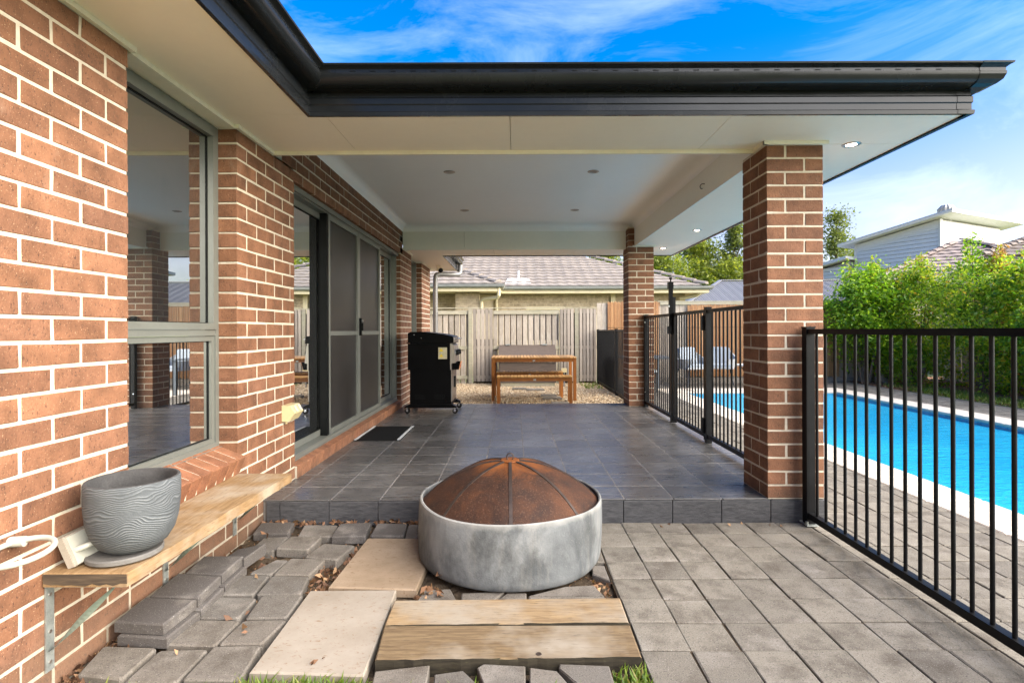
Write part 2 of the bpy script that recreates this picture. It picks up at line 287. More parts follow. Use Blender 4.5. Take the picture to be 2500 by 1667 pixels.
c = t.mix(t.ramp(f, [(0.62,0.0),(0.72,0.5)]), c, (0.19,0.185,0.175)); t.bsdf(c, 0.85, spec=0.2, bump=t.math('ADD', v, f), bstr=0.35, bdist=0.004); M['pit_concrete'] = t.m
t = MT('rust'); b = t.noise(t.pos(), 6, 8, 0.72, 0.5); f = t.noise(t.pos(), 110, 3, 0.7); v = t.noise(t.pos(), 14, 6, 0.7)
c = t.ramp(b, [(0.3,(0.014,0.008,0.006)), (0.5,(0.040,0.016,0.008)), (0.68,(0.075,0.027,0.010))]); c = t.mix(t.ramp(v, [(0.55,0.0),(0.75,0.6)]), c, (0.034,0.020,0.015))
sep = t.n('ShaderNodeSeparateXYZ', {'Vector': t.pos()}).outputs['Z']
c = t.mix(t.ramp(t.math('ADD', sep, t.math('MULTIPLY', b, 0.11)), [(0.505,0.0),(0.55,0.85)]), c, (0.20,0.060,0.010))
c = t.mix(t.ramp(f, [(0.56,0.0),(0.66,0.6)]), c, (0.11,0.055,0.032)); t.bsdf(c, 0.72, 0.0, 0.25, bump=f, bstr=0.7, bdist=0.003); M['rust'] = t.m
simple('rust_dark', (0.045,0.030,0.024), 0.55, 0.4, var=0.4, scale=20)
# travertine
t = MT('travertine'); n = t.noise(t.pos((1,1,1), jitter=True), 5, 7, 0.65); v = t.noise(t.pos((1,2.0,1)), 45, 5, 0.7, 0.8); r = t.rand()
c = t.ramp(n, [(0.3,(0.195,0.14,0.09)), (0.7,(0.285,0.215,0.15))]); c = t.mix(t.ramp(v, [(0.57,0.0),(0.66,0.8)]), c, (0.15,0.09,0.05))
t.bsdf(c, 0.8, spec=0.2, bump=v, bstr=0.35, bdist=0.003); M['travertine'] = t.m
t = MT('travertine_pale'); n = t.noise(t.pos((1,1,1)), 4, 7, 0.65); v = t.noise(t.pos((1,2.0,1)), 40, 5, 0.7, 0.8)
c = t.ramp(n, [(0.3,(0.225,0.190,0.150)), (0.7,(0.305,0.268,0.222))]); c = t.mix(t.ramp(v, [(0.58,0.0),(0.66,0.8)]), c, (0.19,0.12,0.07))
t.bsdf(c, 0.8, spec=0.2, bump=v, bstr=0.35, bdist=0.003); M['travertine_pale'] = t.m
# pot with carved wood grain
t = MT('pot_grain'); p = t.pos(); zz_ = t.n('ShaderNodeSeparateXYZ', {'Vector': p}).outputs['Z']
n = t.noise(t.pos((1,1,1.6)), 7.0, 1.0, 0.4); n2 = t.noise(p, 28, 4, 0.6)
ph = t.math('ADD', t.math('MULTIPLY', zz_, 820.0), t.math('ADD', t.math('MULTIPLY', n, 90.0), t.math('MULTIPLY', n2, 5.0)))
ln = t.math('SINE', ph); lm = t.ramp(ln, [(0.35,0.0),(0.95,1.0)]); b = t.noise(t.pos((1,1,2)), 9, 5, 0.7)
c = t.mix(t.math('MULTIPLY', lm, t.ramp(b, [(0.35,0.05),(0.65,0.8)])), (0.060,0.066,0.071), (0.21,0.22,0.225)); c = t.mix(t.ramp(t.noise(p, 3, 5), [(0.5,0.0),(0.75,0.4)]), c, (0.13,0.135,0.135))
t.bsdf(c, 0.75, bump=ln, bstr=0.35, bdist=0.002); M['pot_grain'] = t.m
simple('pot_inside', (0.045,0.043,0.042), 0.9, var=0.4, scale=12)

# ------------------------------------------------------------------ mesh helpers
class MB:
    def __init__(s): s.v = []; s.f = []
    def add(s, vs, fs):
        b = len(s.v); s.v += [tuple(v) for v in vs]; s.f += [tuple(i+b for i in f) for f in fs]; return s
    def box(s, x0, x1, y0, y1, z0, z1):
        return s.add([(x0,y0,z0),(x1,y0,z0),(x1,y1,z0),(x0,y1,z0),(x0,y0,z1),(x1,y0,z1),(x1,y1,z1),(x0,y1,z1)],
                     [(0,3,2,1),(4,5,6,7),(0,1,5,4),(1,2,6,5),(2,3,7,6),(3,0,4,7)])
    def prism(s, poly, z0, z1, ch=0.0, top=None):
        """extrude a plan polygon (counter-clockwise) with an optional top chamfer"""
        n = len(poly); c = Vector((sum(p[0] for p in poly)/n, sum(p[1] for p in poly)/n))
        area = sum(poly[i][0]*poly[(i+1)%n][1]-poly[(i+1)%n][0]*poly[i][1] for i in range(n))
        if area < 0: poly = poly[::-1]
        zt = top or (lambda x, y: z1)
        rings = [[(x, y, z0) for x, y in poly]]
        if ch:
            rings.append([(x, y, zt(x,y)-ch) for x, y in poly]); ins = []
            for x, y in poly:
                d = c-Vector((x,y)); d.normalize(); ins.append((x+d.x*ch*1.4, y+d.y*ch*1.4))
            rings.append([(x, y, zt(x,y)) for x, y in ins])
        else: rings.append([(x, y, zt(x,y)) for x, y in poly])
        vs = [p for r in rings for p in r]; fs = [tuple(range(n))[::-1]]
        for k in range(len(rings)-1):
            for i in range(n):
                j = (i+1) % n; fs.append((k*n+i, k*n+j, (k+1)*n+j, (k+1)*n+i))
        fs.append(tuple((len(rings)-1)*n+i for i in range(n)))
        return s.add(vs, fs)
    def bar(s, a, b, wx, wy, up=(0,0,1)):
        """rectangular bar from a to b"""
        a = Vector(a); b = Vector(b); d = (b-a).normalized(); u = Vector(up)
        if abs(d.dot(u)) > 0.98: u = Vector((0,1,0))
        sx = d.cross(u).normalized(); sy = sx.cross(d).normalized()
        o = [sx*i*wx/2+sy*j*wy/2 for i, j in ((-1,-1),(1,-1),(1,1),(-1,1))]
        return s.add([a+k for k in o]+[b+k for k in o], [(0,1,2,3)[::-1],(4,5,6,7),(0,1,5,4),(1,2,6,5),(2,3,7,6),(3,0,4,7)])
    def tube(s, pts, r, n=10, closed=False):
        pts = [Vector(p) for p in pts]; m = len(pts); rr = r if isinstance(r, (list, tuple)) else [r]*m
        base = len(s.v); pu = None
        for i, p in enumerate(pts):
            if closed: d = pts[(i+1) % m]-pts[i-1]
            else: d = pts[min(i+1, m-1)]-pts[max(i-1, 0)]
            d.normalize()
            if pu is None: pu = Vector((0,0,1)) if abs(d.z) < 0.9 else Vector((1,0,0))
            u = (pu-d*pu.dot(d)).normalized(); v = d.cross(u); pu = u
            for k in range(n):
                a = 2*math.pi*k/n; s.v.append(tuple(p+(u*math.cos(a)+v*math.sin(a))*rr[i]))
        for i in range(m if closed else m-1):
            j = (i+1) % m
            for k in range(n): s.f.append((base+i*n+k, base+i*n+(k+1) % n, base+j*n+(k+1) % n, base+j*n+k))
        if not closed:
            s.f.append(tuple(base+k for k in range(n))[::-1]); s.f.append(tuple(base+(m-1)*n+k for k in range(n)))
        return s
    def lathe(s, prof, c=(0,0,0), n=48, close=False):
        base = len(s.v); m = len(prof)
        for r, z in prof:
            for k in range(n):
                a = 2*math.pi*k/n; s.v.append((c[0]+r*math.cos(a), c[1]+r*math.sin(a), c[2]+z))
        for i in range(m if close else m-1):
            j = (i+1) % m
            for k in range(n): s.f.append((base+i*n+k, base+i*n+(k+1) % n, base+j*n+(k+1) % n, base+j*n+k))
        return s
    def sweep(s, path, prof, closed_prof=True, ends=None):
        """sweep (d,z) profile along an axis-aligned plan path of (x,y,(nx,ny)) segments; mitred"""
        pts = path['pts']; nr = path['nrm']; base = len(s.v); m = len(prof)
        for i, (x, y) in enumerate(pts):
            if i == 0: o = nr[0]
            elif i == len(pts)-1: o = nr[-1]
            else: o = (nr[i-1][0]+nr[i][0], nr[i-1][1]+nr[i][1])
            for d, z in prof: s.v.append((x+o[0]*d, y+o[1]*d, z))
        for i in range(len(pts)-1):
            for k in range(m if closed_prof else m-1):
                j = (k+1) % m; s.f.append((base+i*m+k, base+i*m+j, base+(i+1)*m+j, base+(i+1)*m+k))
        if closed_prof:
            s.f.append(tuple(base+k for k in range(m))[::-1]); s.f.append(tuple(base+(len(pts)-1)*m+k for k in range(m)))
        return s
    def mesh(s, name, smooth=False):
        me = bpy.data.meshes.new(name); me.from_pydata(s.v, [], s.f); me.validate()
        import bmesh
        b = bmesh.new(); b.from_mesh(me); bmesh.ops.recalc_face_normals(b, faces=b.faces); b.to_mesh(me); b.free()
        if smooth:
            me.polygons.foreach_set('use_smooth', [True]*len(me.polygons))
            try: me.set_sharp_from_angle(angle=R(38))
            except Exception: pass
        return me
W = {}
def link(name, data, m=None, parent=None, loc=(0,0,0), rot=None, scale=None, kind=None):
    o = bpy.data.objects.new(name, data); COL.objects.link(o)
    if m and data is not None:
        if len(data.materials) == 0: data.materials.append(M[m])
    pw = W[parent.name] if parent else Vector((0,0,0))
    o.location = Vector(loc)-pw
    if rot: o.rotation_euler = rot
    if scale: o.scale = scale
    if parent: o.parent = parent
    W[o.name] = Vector(loc)
    if kind: o['kind'] = kind
    return o
def part(name, mb, m, parent=None, smooth=False, kind=None, label=None):
    o = link(name, mb.mesh(name, smooth), m, parent, kind=kind)
    if label: o['label'] = label
    return o
def thing(name, label, cat, loc=(0,0,0), group=None):
    o = link(name, None, loc=loc); return tag(o, label, cat, group)
def tag(o, label, cat, group=None):
    o['label'] = label; o['category'] = cat
    if group: o['group'] = group
    return o
def struct(name, mb, m): return part(name, mb, m, kind='structure')
def chamfer_mesh(name, ch=(0.02,0.02,0.02), jit=0.0, rng=None):
    """unit box centred on the origin with chamfered edges (24 verts), chamfer given per axis"""
    h = 0.5; v = []; idx = {}
    for sx in (-1,1):
        for sy in (-1,1):
            for sz in (-1,1):
                for ax in range(3):
                    p = [sx*h, sy*h, sz*h]; q = [sx, sy, sz]
                    for k in range(3):
                        if k != ax: p[k] -= q[k]*ch[k]
                    if rng:
                        jt = jit if isinstance(jit, tuple) else (jit,)*3; p = [c+rng.uniform(-j, j) for c, j in zip(p, jt)]
                    idx[(sx,sy,sz,ax)] = len(v); v.append(p)
    f = []; I = idx
    for ax in range(3):
        a, b = [k for k in range(3) if k != ax]
        for s in (-1,1):
            def key(u, w_):
                q = [0,0,0]; q[ax] = s; q[a] = u; q[b] = w_; return I[(q[0],q[1],q[2],ax)]
            f.append((key(-1,-1), key(1,-1), key(1,1), key(-1,1)))
    for ax in range(3):   # edges parallel to ax
        a, b = [k for k in range(3) if k != ax]
        for sa in (-1,1):
            for sb in (-1,1):
                def key2(s, fa):
                    q = [0,0,0]; q[ax] = s; q[a] = sa; q[b] = sb; return I[(q[0],q[1],q[2],fa)]
                f.append((key2(-1,a), key2(1,a), key2(1,b), key2(-1,b)))
    for sx in (-1,1):
        for sy in (-1,1):
            for sz in (-1,1): f.append((I[(sx,sy,sz,0)], I[(sx,sy,sz,1)], I[(sx,sy,sz,2)]))
    mb = MB(); mb.add(v, f); return mb.mesh(name)
rng = random.Random(7)
BRK_Y = [chamfer_mesh('brick_mesh', (0.022,0.011,0.034), (0.004,0.008,0.024), random.Random(i)) for i in range(12)]   # long axis along Y
BRK_X = [chamfer_mesh('brick_mesh', (0.011,0.022,0.034), (0.008,0.004,0.024), random.Random(i+19)) for i in range(12)]
BRK_Z = [chamfer_mesh('sill_brick_mesh', (0.025,0.03,0.03), 0.006, random.Random(i+19)) for i in range(3)]
for me in BRK_Y+BRK_X: me.materials.append(M['brick'])
for me in BRK_Z: me.materials.append(M['sill_brick'])
def put_brick(parent, x0, x1, y0, y1, z0, z1, meshes=None, name='brick'):
    me = rng.choice(meshes or (BRK_Y if (y1-y0) >= (x1-x0) else BRK_X))
    j = rng.uniform(-0.0012, 0.0012)
    return link(name, me, None, parent, ((x0+x1)/2+j, (y0+y1)/2+j*0.7, (z0+z1)/2), scale=(x1-x0, y1-y0, z1-z0))
PITCH, BH, BL, BW, JT = 0.0846, 0.0727, 0.2285, 0.110, 0.0119
Z0 = -0.0242
def runs(a, b, anchor, odd, back):
    """brick spans within [a,b]; joints measured from the anchor end"""
    step = BL+JT; off = 0 if odd else step/2; res = []
    if back:
        e = anchor; first = True
        while e > a+0.02:
            ln = (BL if odd else BL/2-JT/2) if first else BL
            s_ = max(a, e-ln)
            if e-s_ > 0.02: res.append((s_, min(b, e)))
            e = e-ln-JT; first = False
    else:
        e = anchor; first = True
        while e < b-0.02:
            ln = (BL if odd else BL/2-JT/2) if first else BL
            t_ = min(b, e+ln)
            if t_-e > 0.02: res.append((e, t_))
            e = e+ln+JT; first = False
    return res

# ------------------------------------------------------------------ ground and setting
part('ground', MB().prism([(-400,-60),(400,-60),(400,700),(-400,700)], -0.7, -0.13), 'turf_soil', kind='structure')
mb = MB(); gx, gy = 60, 60
rs = random.Random(3)
for j in range(gy+1):
    for i in range(gx+1):
        x = -1.60+i*(0.62+1.60)/gx; y = 1.2+j*(3.33-1.2)/gy
        mb.v.append((x, y, -0.028+rs.uniform(-0.008, 0.010)))
for j in range(gy):
    for i in range(gx):
        a = j*(gx+1)+i; mb.f.append((a, a+1, a+gx+2, a+gx+1))
struct('soil_bed', mb, 'soil')
struct('front_lawn_soil', MB().prism([(-1.6,-4),(2.8,-4),(2.8,1.62),(-1.6,1.62)], -0.07, -0.034), 'turf_soil')
# tiled floor slab
floor = struct('tiled_floor', MB().box(-1.70, 1.905, 3.325, 7.65, -0.05, 0.1437), 'grout')
TX0, TP = -1.146, 0.3048
xs = [-1.57]+[TX0+TP*k for k in range(-1, 11) if -1.56 < TX0+TP*k < 1.90]+[1.921]
ys = [3.310]+[3.310+0.281+0.3027*k for k in range(0, 14)]+[7.655]
tile_me = chamfer_mesh('tile_mesh', (0.006,0.006,0.2)); tile_me.materials.append(M['floor_tile'])
for i in range(len(xs)-1):
    for j in range(len(ys)-1):
        x0, x1, y0, y1 = xs[i]+0.0026, xs[i+1]-0.0026, ys[j]+0.0042, ys[j+1]-0.0042
        if x1-x0 < 0.02 or y1-y0 < 0.02: continue
        link('tile', tile_me, None, floor, ((x0+x1)/2, (y0+y1)/2, 0.141+rng.uniform(-0.0005,0.0005)), rot=(rng.uniform(-.0022,.0022), rng.uniform(-.0018,.0018), 0), scale=(x1-x0, y1-y0, 0.009))
riser_me = chamfer_mesh('riser_mesh', (0.006,0.1,0.02)); riser_me.materials.append(M['riser_tile'])
rx = [-1.545]+[TX0+TP*k-0.01 for k in range(-1, 11) if -1.5 < TX0+TP*k < 1.80]+[1.93]
for a, b in zip(rx, rx[1:]):
    link('riser_tile', riser_me, None, floor, ((a+b)/2, 3.313, 0.063), scale=(b-a-0.004, 0.016, 0.146))
# front and pool-side paving
pave = struct('paving', MB().prism([(0.46,1.0),(2.86,1.0),(2.86,12.2),(1.925,12.2),(1.925,3.30),(0.46,3.30)], -0.06, -0.0075), 'soil')
pv_me = [chamfer_mesh('paver_mesh', (0.02,0.02,0.08), 0.008, random.Random(i+40)) for i in range(5)]
for me in pv_me: me.materials.append(M['paver'])
PX = [0.465]+[0.655+0.1905*k for k in range(0, 12)]; PX[-1] = 2.75; PX.append(2.845)
PY = [3.305]+[3.13-0.1905*k for k in range(0, 11)]
def paver(x0, x1, y0, y1, z=0.0, parent=pave):
    g = 0.0028
    return link('paver', rng.choice(pv_me), None, parent, ((x0+x1)/2+rng.uniform(-.002,.002), (y0+y1)/2+rng.uniform(-.0015,.0015), z-0.02+rng.uniform(-0.003,0.003)),
                rot=(rng.uniform(-.006,.006), rng.uniform(-.006,.006), rng.uniform(-.009,.009)), scale=(x1-x0-2*g, y1-y0-2*g, 0.04))
for i in range(len(PX)-1):
    for j in range(len(PY)-1):
        if PX[i+1]-PX[i] < 0.03: continue
        paver(PX[i], PX[i+1], PY[j+1], PY[j])
for j in range(0, 3): paver(0.275, 0.465, PY[j+1], PY[j])
SX = [1.93]+[x for x in PX if x > 1.97]
y = 3.305; cnt = 0; far = MB()
while y < 12.1:
    y2 = min(12.15, y+0.1905)
    for a, b in zip(SX, SX[1:]):
        if b-a < 0.03: continue
        if y < 7.3: paver(a, b, y, y2)
        else: far.box(a+0.003, b-0.003, y+0.003, y2-0.003, -0.04, rng.uniform(-0.002,0.002))
    y = y2
y = 10.9
while y < 12.1:
    x = 2.85
    while x < 7.5: far.box(x+.003, x+.187, y+.003, y+.187, -0.04, rng.uniform(-.002,.002)); x += 0.1905
    y += 0.1905
x = 6.6
while x < 7.5:
    y = 0.8
    while y < 10.8: far.box(x+.003, x+.187, y+.003, y+.187, -0.04, rng.uniform(-.002,.002)); y += 0.1905
    x += 0.1905
part('far_pavers', far, 'paver', pave, kind='stuff')
struct('pool_surround', MB().prism([(2.86,10.88),(7.56,10.88),(7.56,12.2),(2.86,12.2)], -0.06, -0.012).prism([(6.58,0.5),(7.56,0.5),(7.56,10.88),(6.58,10.88)], -0.06, -0.012), 'soil')
# pool
pw = struct('pool_water', MB().box(3.1, 6.3, 0.0, 10.4, -0.6, -0.075), 'pool_water')
cope = struct('pool_coping', MB().box(2.852, 3.245, -0.5, 10.86, -0.3, -0.010).box(6.165, 6.575, -0.5, 10.86, -0.3, -0.010).box(3.245, 6.165, 10.21, 10.86, -0.3, -0.010), 'mortar')
cp_me = chamfer_mesh('coping_mesh', (0.02,0.02,0.2)); cp_me.materials.append(M['coping'])
def coping(x0, x1, y0, y1): link('coping_stone', cp_me, None, cope, ((x0+x1)/2, (y0+y1)/2, -0.014+rng.uniform(-.001,.001)), scale=(x1-x0-0.004, y1-y0-0.004, 0.04))
y = -0.5
while y < 10.2: coping(2.85, 3.262, y, min(10.2, y+0.60)); coping(6.148, 6.58, y, min(10.2, y+0.60)); y += 0.60
x = 2.85
while x < 6.55: coping(x, min(6.58, x+0.62), 10.2, 10.62); coping(x, min(6.58, x+0.62), 10.62, 10.87); x += 0.62
part('pool_wall', MB().box(3.235, 3.25, -0.3, 10.22, -1.2, -0.03).box(6.16, 6.175, -0.3, 10.22, -1.2, -0.03).box(3.24, 6.17, 10.205, 10.22, -1.2, -0.03), 'pool_shell', cope)
# garden beds by the hedge
mb = MB(); rs = random.Random(5)
nx_, ny_ = 30, 60
for j in range(ny_+1):
    for i in range(nx_+1):
        x = 7.56+i*(10.5-7.56)/nx_; y = 0.5+j*(13.2-0.5)/ny_; mb.v.append((x, y, -0.03+0.05*min(1, i/6)+rs.uniform(-.012,.012)))
for j in range(ny_):
    for i in range(nx_):
        a = j*(nx_+1)+i; mb.f.append((a, a+1, a+nx_+2, a+nx_+1))
struct('mulch_bed', mb, 'mulch')
# gravel yard
struct('gravel_yard', MB().prism([(-6,7.66),(1.93,7.66),(1.93,12.6),(-6,12.6)], -0.2, -0.03), 'gravel_bed')

# ------------------------------------------------------------------ the house
XW = -1.57
house = thing('brick_house', 'brown brick house with covered patio, dark gutters and cream eaves', 'house', (-1.57, 5.0, 0))
wall = part('wall', MB().box(-1.678, XW-0.0025, -2.0, 2.160, -0.1, 2.35).box(-1.678, XW-0.0025, 2.16, 3.02, -0.1, 0.43)
   .box(-1.678, XW-0.0025, 3.022, 3.794, -0.1, 2.35).box(-1.678, XW-0.0025, 3.49, 7.5, 2.268, 2.68).box(-1.678, XW-0.0025, 7.346, 8.124, -0.1, 2.35)
   .box(-1.678, XW-0.0025, 3.794, 7.346, -0.1, 0.15).box(-1.678, XW-0.0025, 8.124, 9.036, -0.1, 0.58).box(-1.678, XW-0.0025, 9.036, 9.915, -0.1, 2.35)
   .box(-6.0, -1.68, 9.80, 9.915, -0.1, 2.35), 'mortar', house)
spans = []
def course(a, b, k0, k1, anchor, back, flip=0):
    for k in range(k0, k1):
        z0 = Z0+PITCH*k+JT/2
        for s_, e_ in runs(a, b, anchor, (k+flip) % 2 == 1, back): spans.append((XW-BW, XW, s_, e_, z0, z0+BH))
course(-2.0, 2.166, 0, 28, 2.166, True)
course(2.176, 3.006, 0, 5, 3.006, True, 1)
course(3.016, 3.80, 0, 28, 3.016, False)
course(3.49, 7.49, 27, 31, 3.61, False, 1)
course(7.34, 8.13, 0, 28, 7.34, False)
course(7.34, 7.49, 28, 31, 7.34, False)
course(8.14, 9.02, 0, 7, 8.14, False)
course(9.03, 9.92, 0, 28, 9.03, False, 1)
spans = [s_ for s_ in spans]
def vis(s_):   # apparent area of a brick seen from the patio edge
    yc = (s_[2]+s_[3])/2
    if yc < 1.55: return -1.0
    return (s_[3]-s_[2])*0.0746/(yc**2+2.4)**1.5
spans.sort(key=lambda s_: -vis(s_))
rest = MB()
for i, s_ in enumerate(spans):
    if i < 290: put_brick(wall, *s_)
    else: rest.box(*[v+(0.001 if n % 2 == 0 else -0.001) for n, v in enumerate(s_)])
part('distant_bricks', rest, 'brick', wall, kind='stuff')
# far window below bricks are part of the runs; sills of brick on edge
for i in range(10):
    y0 = 2.172+i*0.0845
    me = rng.choice(BRK_Z)
    link('sill_brick', me, None, wall, (-1.618, y0+0.0375, 0.474), rot=(0, R(21), 0), scale=(0.175, 0.0725, 0.105))
part('sill_bed', MB().add([(x,y,z) for y in (2.170,3.010) for x, z in ((-1.715,0.40),(-1.5535,0.40),(-1.5385,0.4945),(-1.694,0.5545))], [(0,1,2,3),(7,6,5,4),(0,4,5,1),(1,5,6,2),(2,6,7,3),(3,7,4,0)]), 'mortar', wall)
n_s = 42
for i in range(n_s):
    y0 = 3.805+i*(3.53/n_s)
    link('sill_brick', rng.choice(BRK_Z), None, wall, (-1.605, y0+0.036, 0.198), rot=(0, R(9), 0), scale=(0.12, 3.53/n_s-0.009, 0.10))
part('door_sill_bed', MB().box(-1.675, -1.5565, 3.803, 7.337, 0.145, 0.231), 'mortar', wall)

# soffits, ceiling, beams
SZ = 2.36
def panel(x0, x1, y0, y1, z=SZ, m='soffit_paint', name='soffit_panel'):
    return part(name, MB().box(x0+0.0015, x1-0.0015, y0+0.0015, y1-0.0015, z, z+0.008), m, house)
panel(XW-0.3, -1.107, -2.0, 0.2); panel(XW-0.3, -1.107, 0.2, 2.87)
panel(XW-0.3, -1.02, 2.87, 3.487); panel(-1.02, -0.02, 2.87, 3.487); panel(-0.02, 1.19, 2.87, 3.487); panel(1.19, 2.45, 2.87, 3.35)
panel(1.19, 1.66, 3.35, 3.487); panel(1.66, 2.45, 3.35, 5.75); panel(1.66, 2.45, 5.75, 8.29)
panel(XW-0.3, -1.107, 7.5, 8.29); panel(-1.107, -0.3, 7.5, 8.29); panel(-0.3, 0.9, 7.5, 8.29); panel(0.9, 1.66, 7.5, 8.29)
panel(XW-0.3, -1.107, 8.29, 9.5); panel(XW-0.3, -1.107, 9.5, 10.42)
part('ceiling', MB().box(XW-0.12, 1.67, 3.47, 7.52, 2.68, 2.70), 'ceiling_paint', house)
for nm, b in (('front_beam', (XW, 1.655, 3.465, 3.487, 2.348, 2.682)), ('side_beam', (1.655, 1.677, 3.465, 7.522, 2.348, 2.682)),):
    part('beam', MB().box(*b), 'beam_paint', house)
part('beam', MB().box(XW+0.002, -0.705, 7.500, 7.522, 2.335, 2.682), 'beam_paint', house)
part('beam', MB().box(-0.701, 1.6545, 7.500, 7.522, 2.335, 2.682), 'beam_paint', house)
# cove cornice round the ceiling
def cove(p0, p1, nrm, name='cornice'):
    prof = [(0, 2.679)]+[(0.09*(1-math.sin(R(a))), 2.679-0.09*(1-math.cos(R(a)))) for a in range(0, 91, 15)]
    part(name, MB().sweep({'pts': [p0, p1], 'nrm': [nrm]}, prof), 'ceiling_paint', house, True)
cove((XW+0.001, 3.487), (XW+0.001, 7.5), (1,0)); cove((1.654, 3.487), (1.654, 7.5), (-1,0)); cove((XW, 7.499), (1.655, 7.499), (0,-1)); cove((XW, 3.488), (1.655, 3.488), (0,1))
# small beads where soffit meets brick
def bead(x0, x1, y0, y1, z0=2.338, z1=2.3595): part('soffit_bead', MB().box(x0, x1, y0, y1, z0, z1), 'trim_paint', house)
bead(XW+0.0015, XW+0.022, -2.0, 2.19); bead(-1.663, XW-0.002, 2.19, 2.994); bead(-1.663, XW+0.022, 2.996, 3.0145)
bead(XW+0.0015, XW+0.022, 3.016, 3.463); bead(XW+0.0015, 1.569, 3.447, 3.464, 2.336); 
bead(1.545, 1.5695, 3.287, 3.445); bead(1.545, 1.945, 3.285, 3.307)
bead(XW+0.0015, XW+0.02, 7.524, 8.13); bead(-1.663, XW+0.02, 9.012, 9.028); bead(XW+0.0015, XW+0.02, 9.03, 9.93); bead(1.63, 1.95, 7.308, 7.328, 2.34)
# fascia and gutter swept round the eaves
path = {'pts': [(-1.107,-2.0),(-1.107,2.87),(2.45,2.87),(2.45,8.29),(-1.107,8.29),(-1.107,10.42)],
        'nrm': [(1,0),(0,-1),(1,0),(0,1),(1,0)]}
fprof = [(-0.004,2.348),(0.016,2.346),(0.018,2.366),(0.008,2.374),(0.008,2.405),(0.013,2.411),(0.013,2.440),(0.005,2.450),(0.005,2.52),(-0.004,2.52)]
part('fascia', MB().sweep(path, fprof), 'gutter_metal', house)
gprof = [(0.006,2.474),(0.050,2.474),(0.078,2.481),(0.097,2.497),(0.106,2.518),(0.108,2.532),(0.104,2.535),(0.104,2.552),(0.114,2.560),(0.128,2.566),(0.130,2.574),(0.122,2.577),(0.112,2.570),(0.098,2.560),(0.096,2.520),(0.070,2.487),(0.006,2.480)]
part('gutter', MB().sweep(path, gprof), 'gutter_metal', house, True)
jprof = [(d*1.0+0.0025, z-0.002 if z < 2.5 else z) for d, z in gprof[:11]]+[(0.1, 2.545), (0.02, 2.50)]
part('gutter_joint', MB().sweep({'pts': [(-1.107,2.835),(-1.107,2.87),(-1.085,2.87)], 'nrm': [(1,0),(0,-1)]}, [(d+0.0, z) for d, z in jprof]), 'gutter_metal', house)
part('gutter_joint', MB().sweep({'pts': [(2.42,2.87),(2.45,2.87),(2.45,2.90)], 'nrm': [(0,-1),(1,0)]}, jprof), 'gutter_metal', house)
part('fascia_joint', MB().sweep({'pts': [(2.38,2.87),(2.45,2.87),(2.45,2.93)], 'nrm': [(0,-1),(1,0)]}, [(d+0.002 if d > 0 else d, z) for d, z in fprof]), 'gutter_metal', house)
# overflow slots along the gutter face
mb = MB(); x = -0.85
while x < 2.3: mb.box(x, x+0.028, 2.87-0.1062, 2.87-0.1035, 2.540, 2.5445); x += 0.105
part('gutter_slots', mb, 'dark_seal', house, kind='stuff')
# roof
TAN = math.tan(R(22.5)); EZ = 2.535
roof = part('roof', MB().add([(2.47,2.85,EZ),(2.47,8.31,EZ),(-0.26,5.58,EZ+2.73*TAN),(-6,5.58,EZ+2.73*TAN),(-6,2.85,EZ),(-6,8.31,EZ)], [(0,2,3,4),(1,5,3,2),(0,1,2)])
   .add([(-1.09,-2.0,EZ),(-1.09,2.85,EZ),(-6,2.85,EZ+4.91*TAN),(-6,-2,EZ+4.91*TAN)], [(0,1,2,3)]).add([(-1.09,8.31,EZ),(-1.09,10.42,EZ),(-6,10.42,EZ+4.91*TAN),(-6,8.31,EZ+4.91*TAN)], [(0,1,2,3)]), 'tile_dark', house)
hd = Vector((-1,1,TAN)).normalized()
for i in range(9):
    a = Vector((2.36,2.96,EZ+0.055))+hd*(0.34*i); b = a+hd*0.40
    sx = hd.cross(Vector((0,0,1))).normalized(); up = sx.cross(hd)
    vsx = []
    for p, lift, wd in ((a, 0.022, 0.115), (b, -0.012, 0.095)):
        for ang in (-80,-50,-20,20,50,80): vsx.append(p+up*(lift+0.07*math.cos(R(ang))-0.03)+sx*wd*math.sin(R(ang)))
        for ang in (80,50,20,-20,-50,-80): vsx.append(p+up*(lift+0.05*math.cos(R(ang))-0.035)+sx*(wd-0.018)*math.sin(R(ang)))
    fs = [tuple(range(12)), tuple(range(12,24))]+[(k, (k+1) % 12, 12+(k+1) % 12, 12+k) for k in range(12)]
    part('hip_tile', MB().add(vsx, fs), 'tile_dark', roof)

# window, transom and door
def frame_box(mb, x0, x1, y0, y1, z0, z1, t_):
    mb.box(x0, x1, y0, y0+t_, z0, z1).box(x0, x1, y1-t_, y1, z0, z1).box(x0, x1, y0+t_, y1-t_, z0, z0+t_).box(x0, x1, y0+t_, y1-t_, z1-t_, z1)
    return mb
win = part('window', frame_box(MB(), -1.735, -1.674, 2.18, 3.014, 0.545, 2.338, 0.030).box(-1.733, -1.676, 2.21, 2.984, 1.172, 1.204), 'window_metal', house)
part('sash', frame_box(MB(), -1.722, -1.668, 2.205, 2.988, 1.206, 2.310, 0.034), 'window_metal', win)
part('sash', frame_box(MB(), -1.722, -1.684, 2.205, 2.988, 0.570, 1.170, 0.028), 'window_metal', win)
part('window_sill', MB().box(-1.70, -1.655, 2.17, 3.012, 0.528, 0.546), 'window_metal', win)
part('pane', MB().box(-1.716, -1.706, 2.238, 2.955, 1.238, 2.278), 'glass', win); part('pane', MB().box(-1.716, -1.706, 2.232, 2.962, 0.596, 1.144), 'door_glass', win)
part('seal', frame_box(MB(), -1.7055, -1.700, 2.238, 2.956, 1.238, 2.278, 0.006), 'dark_seal', win)
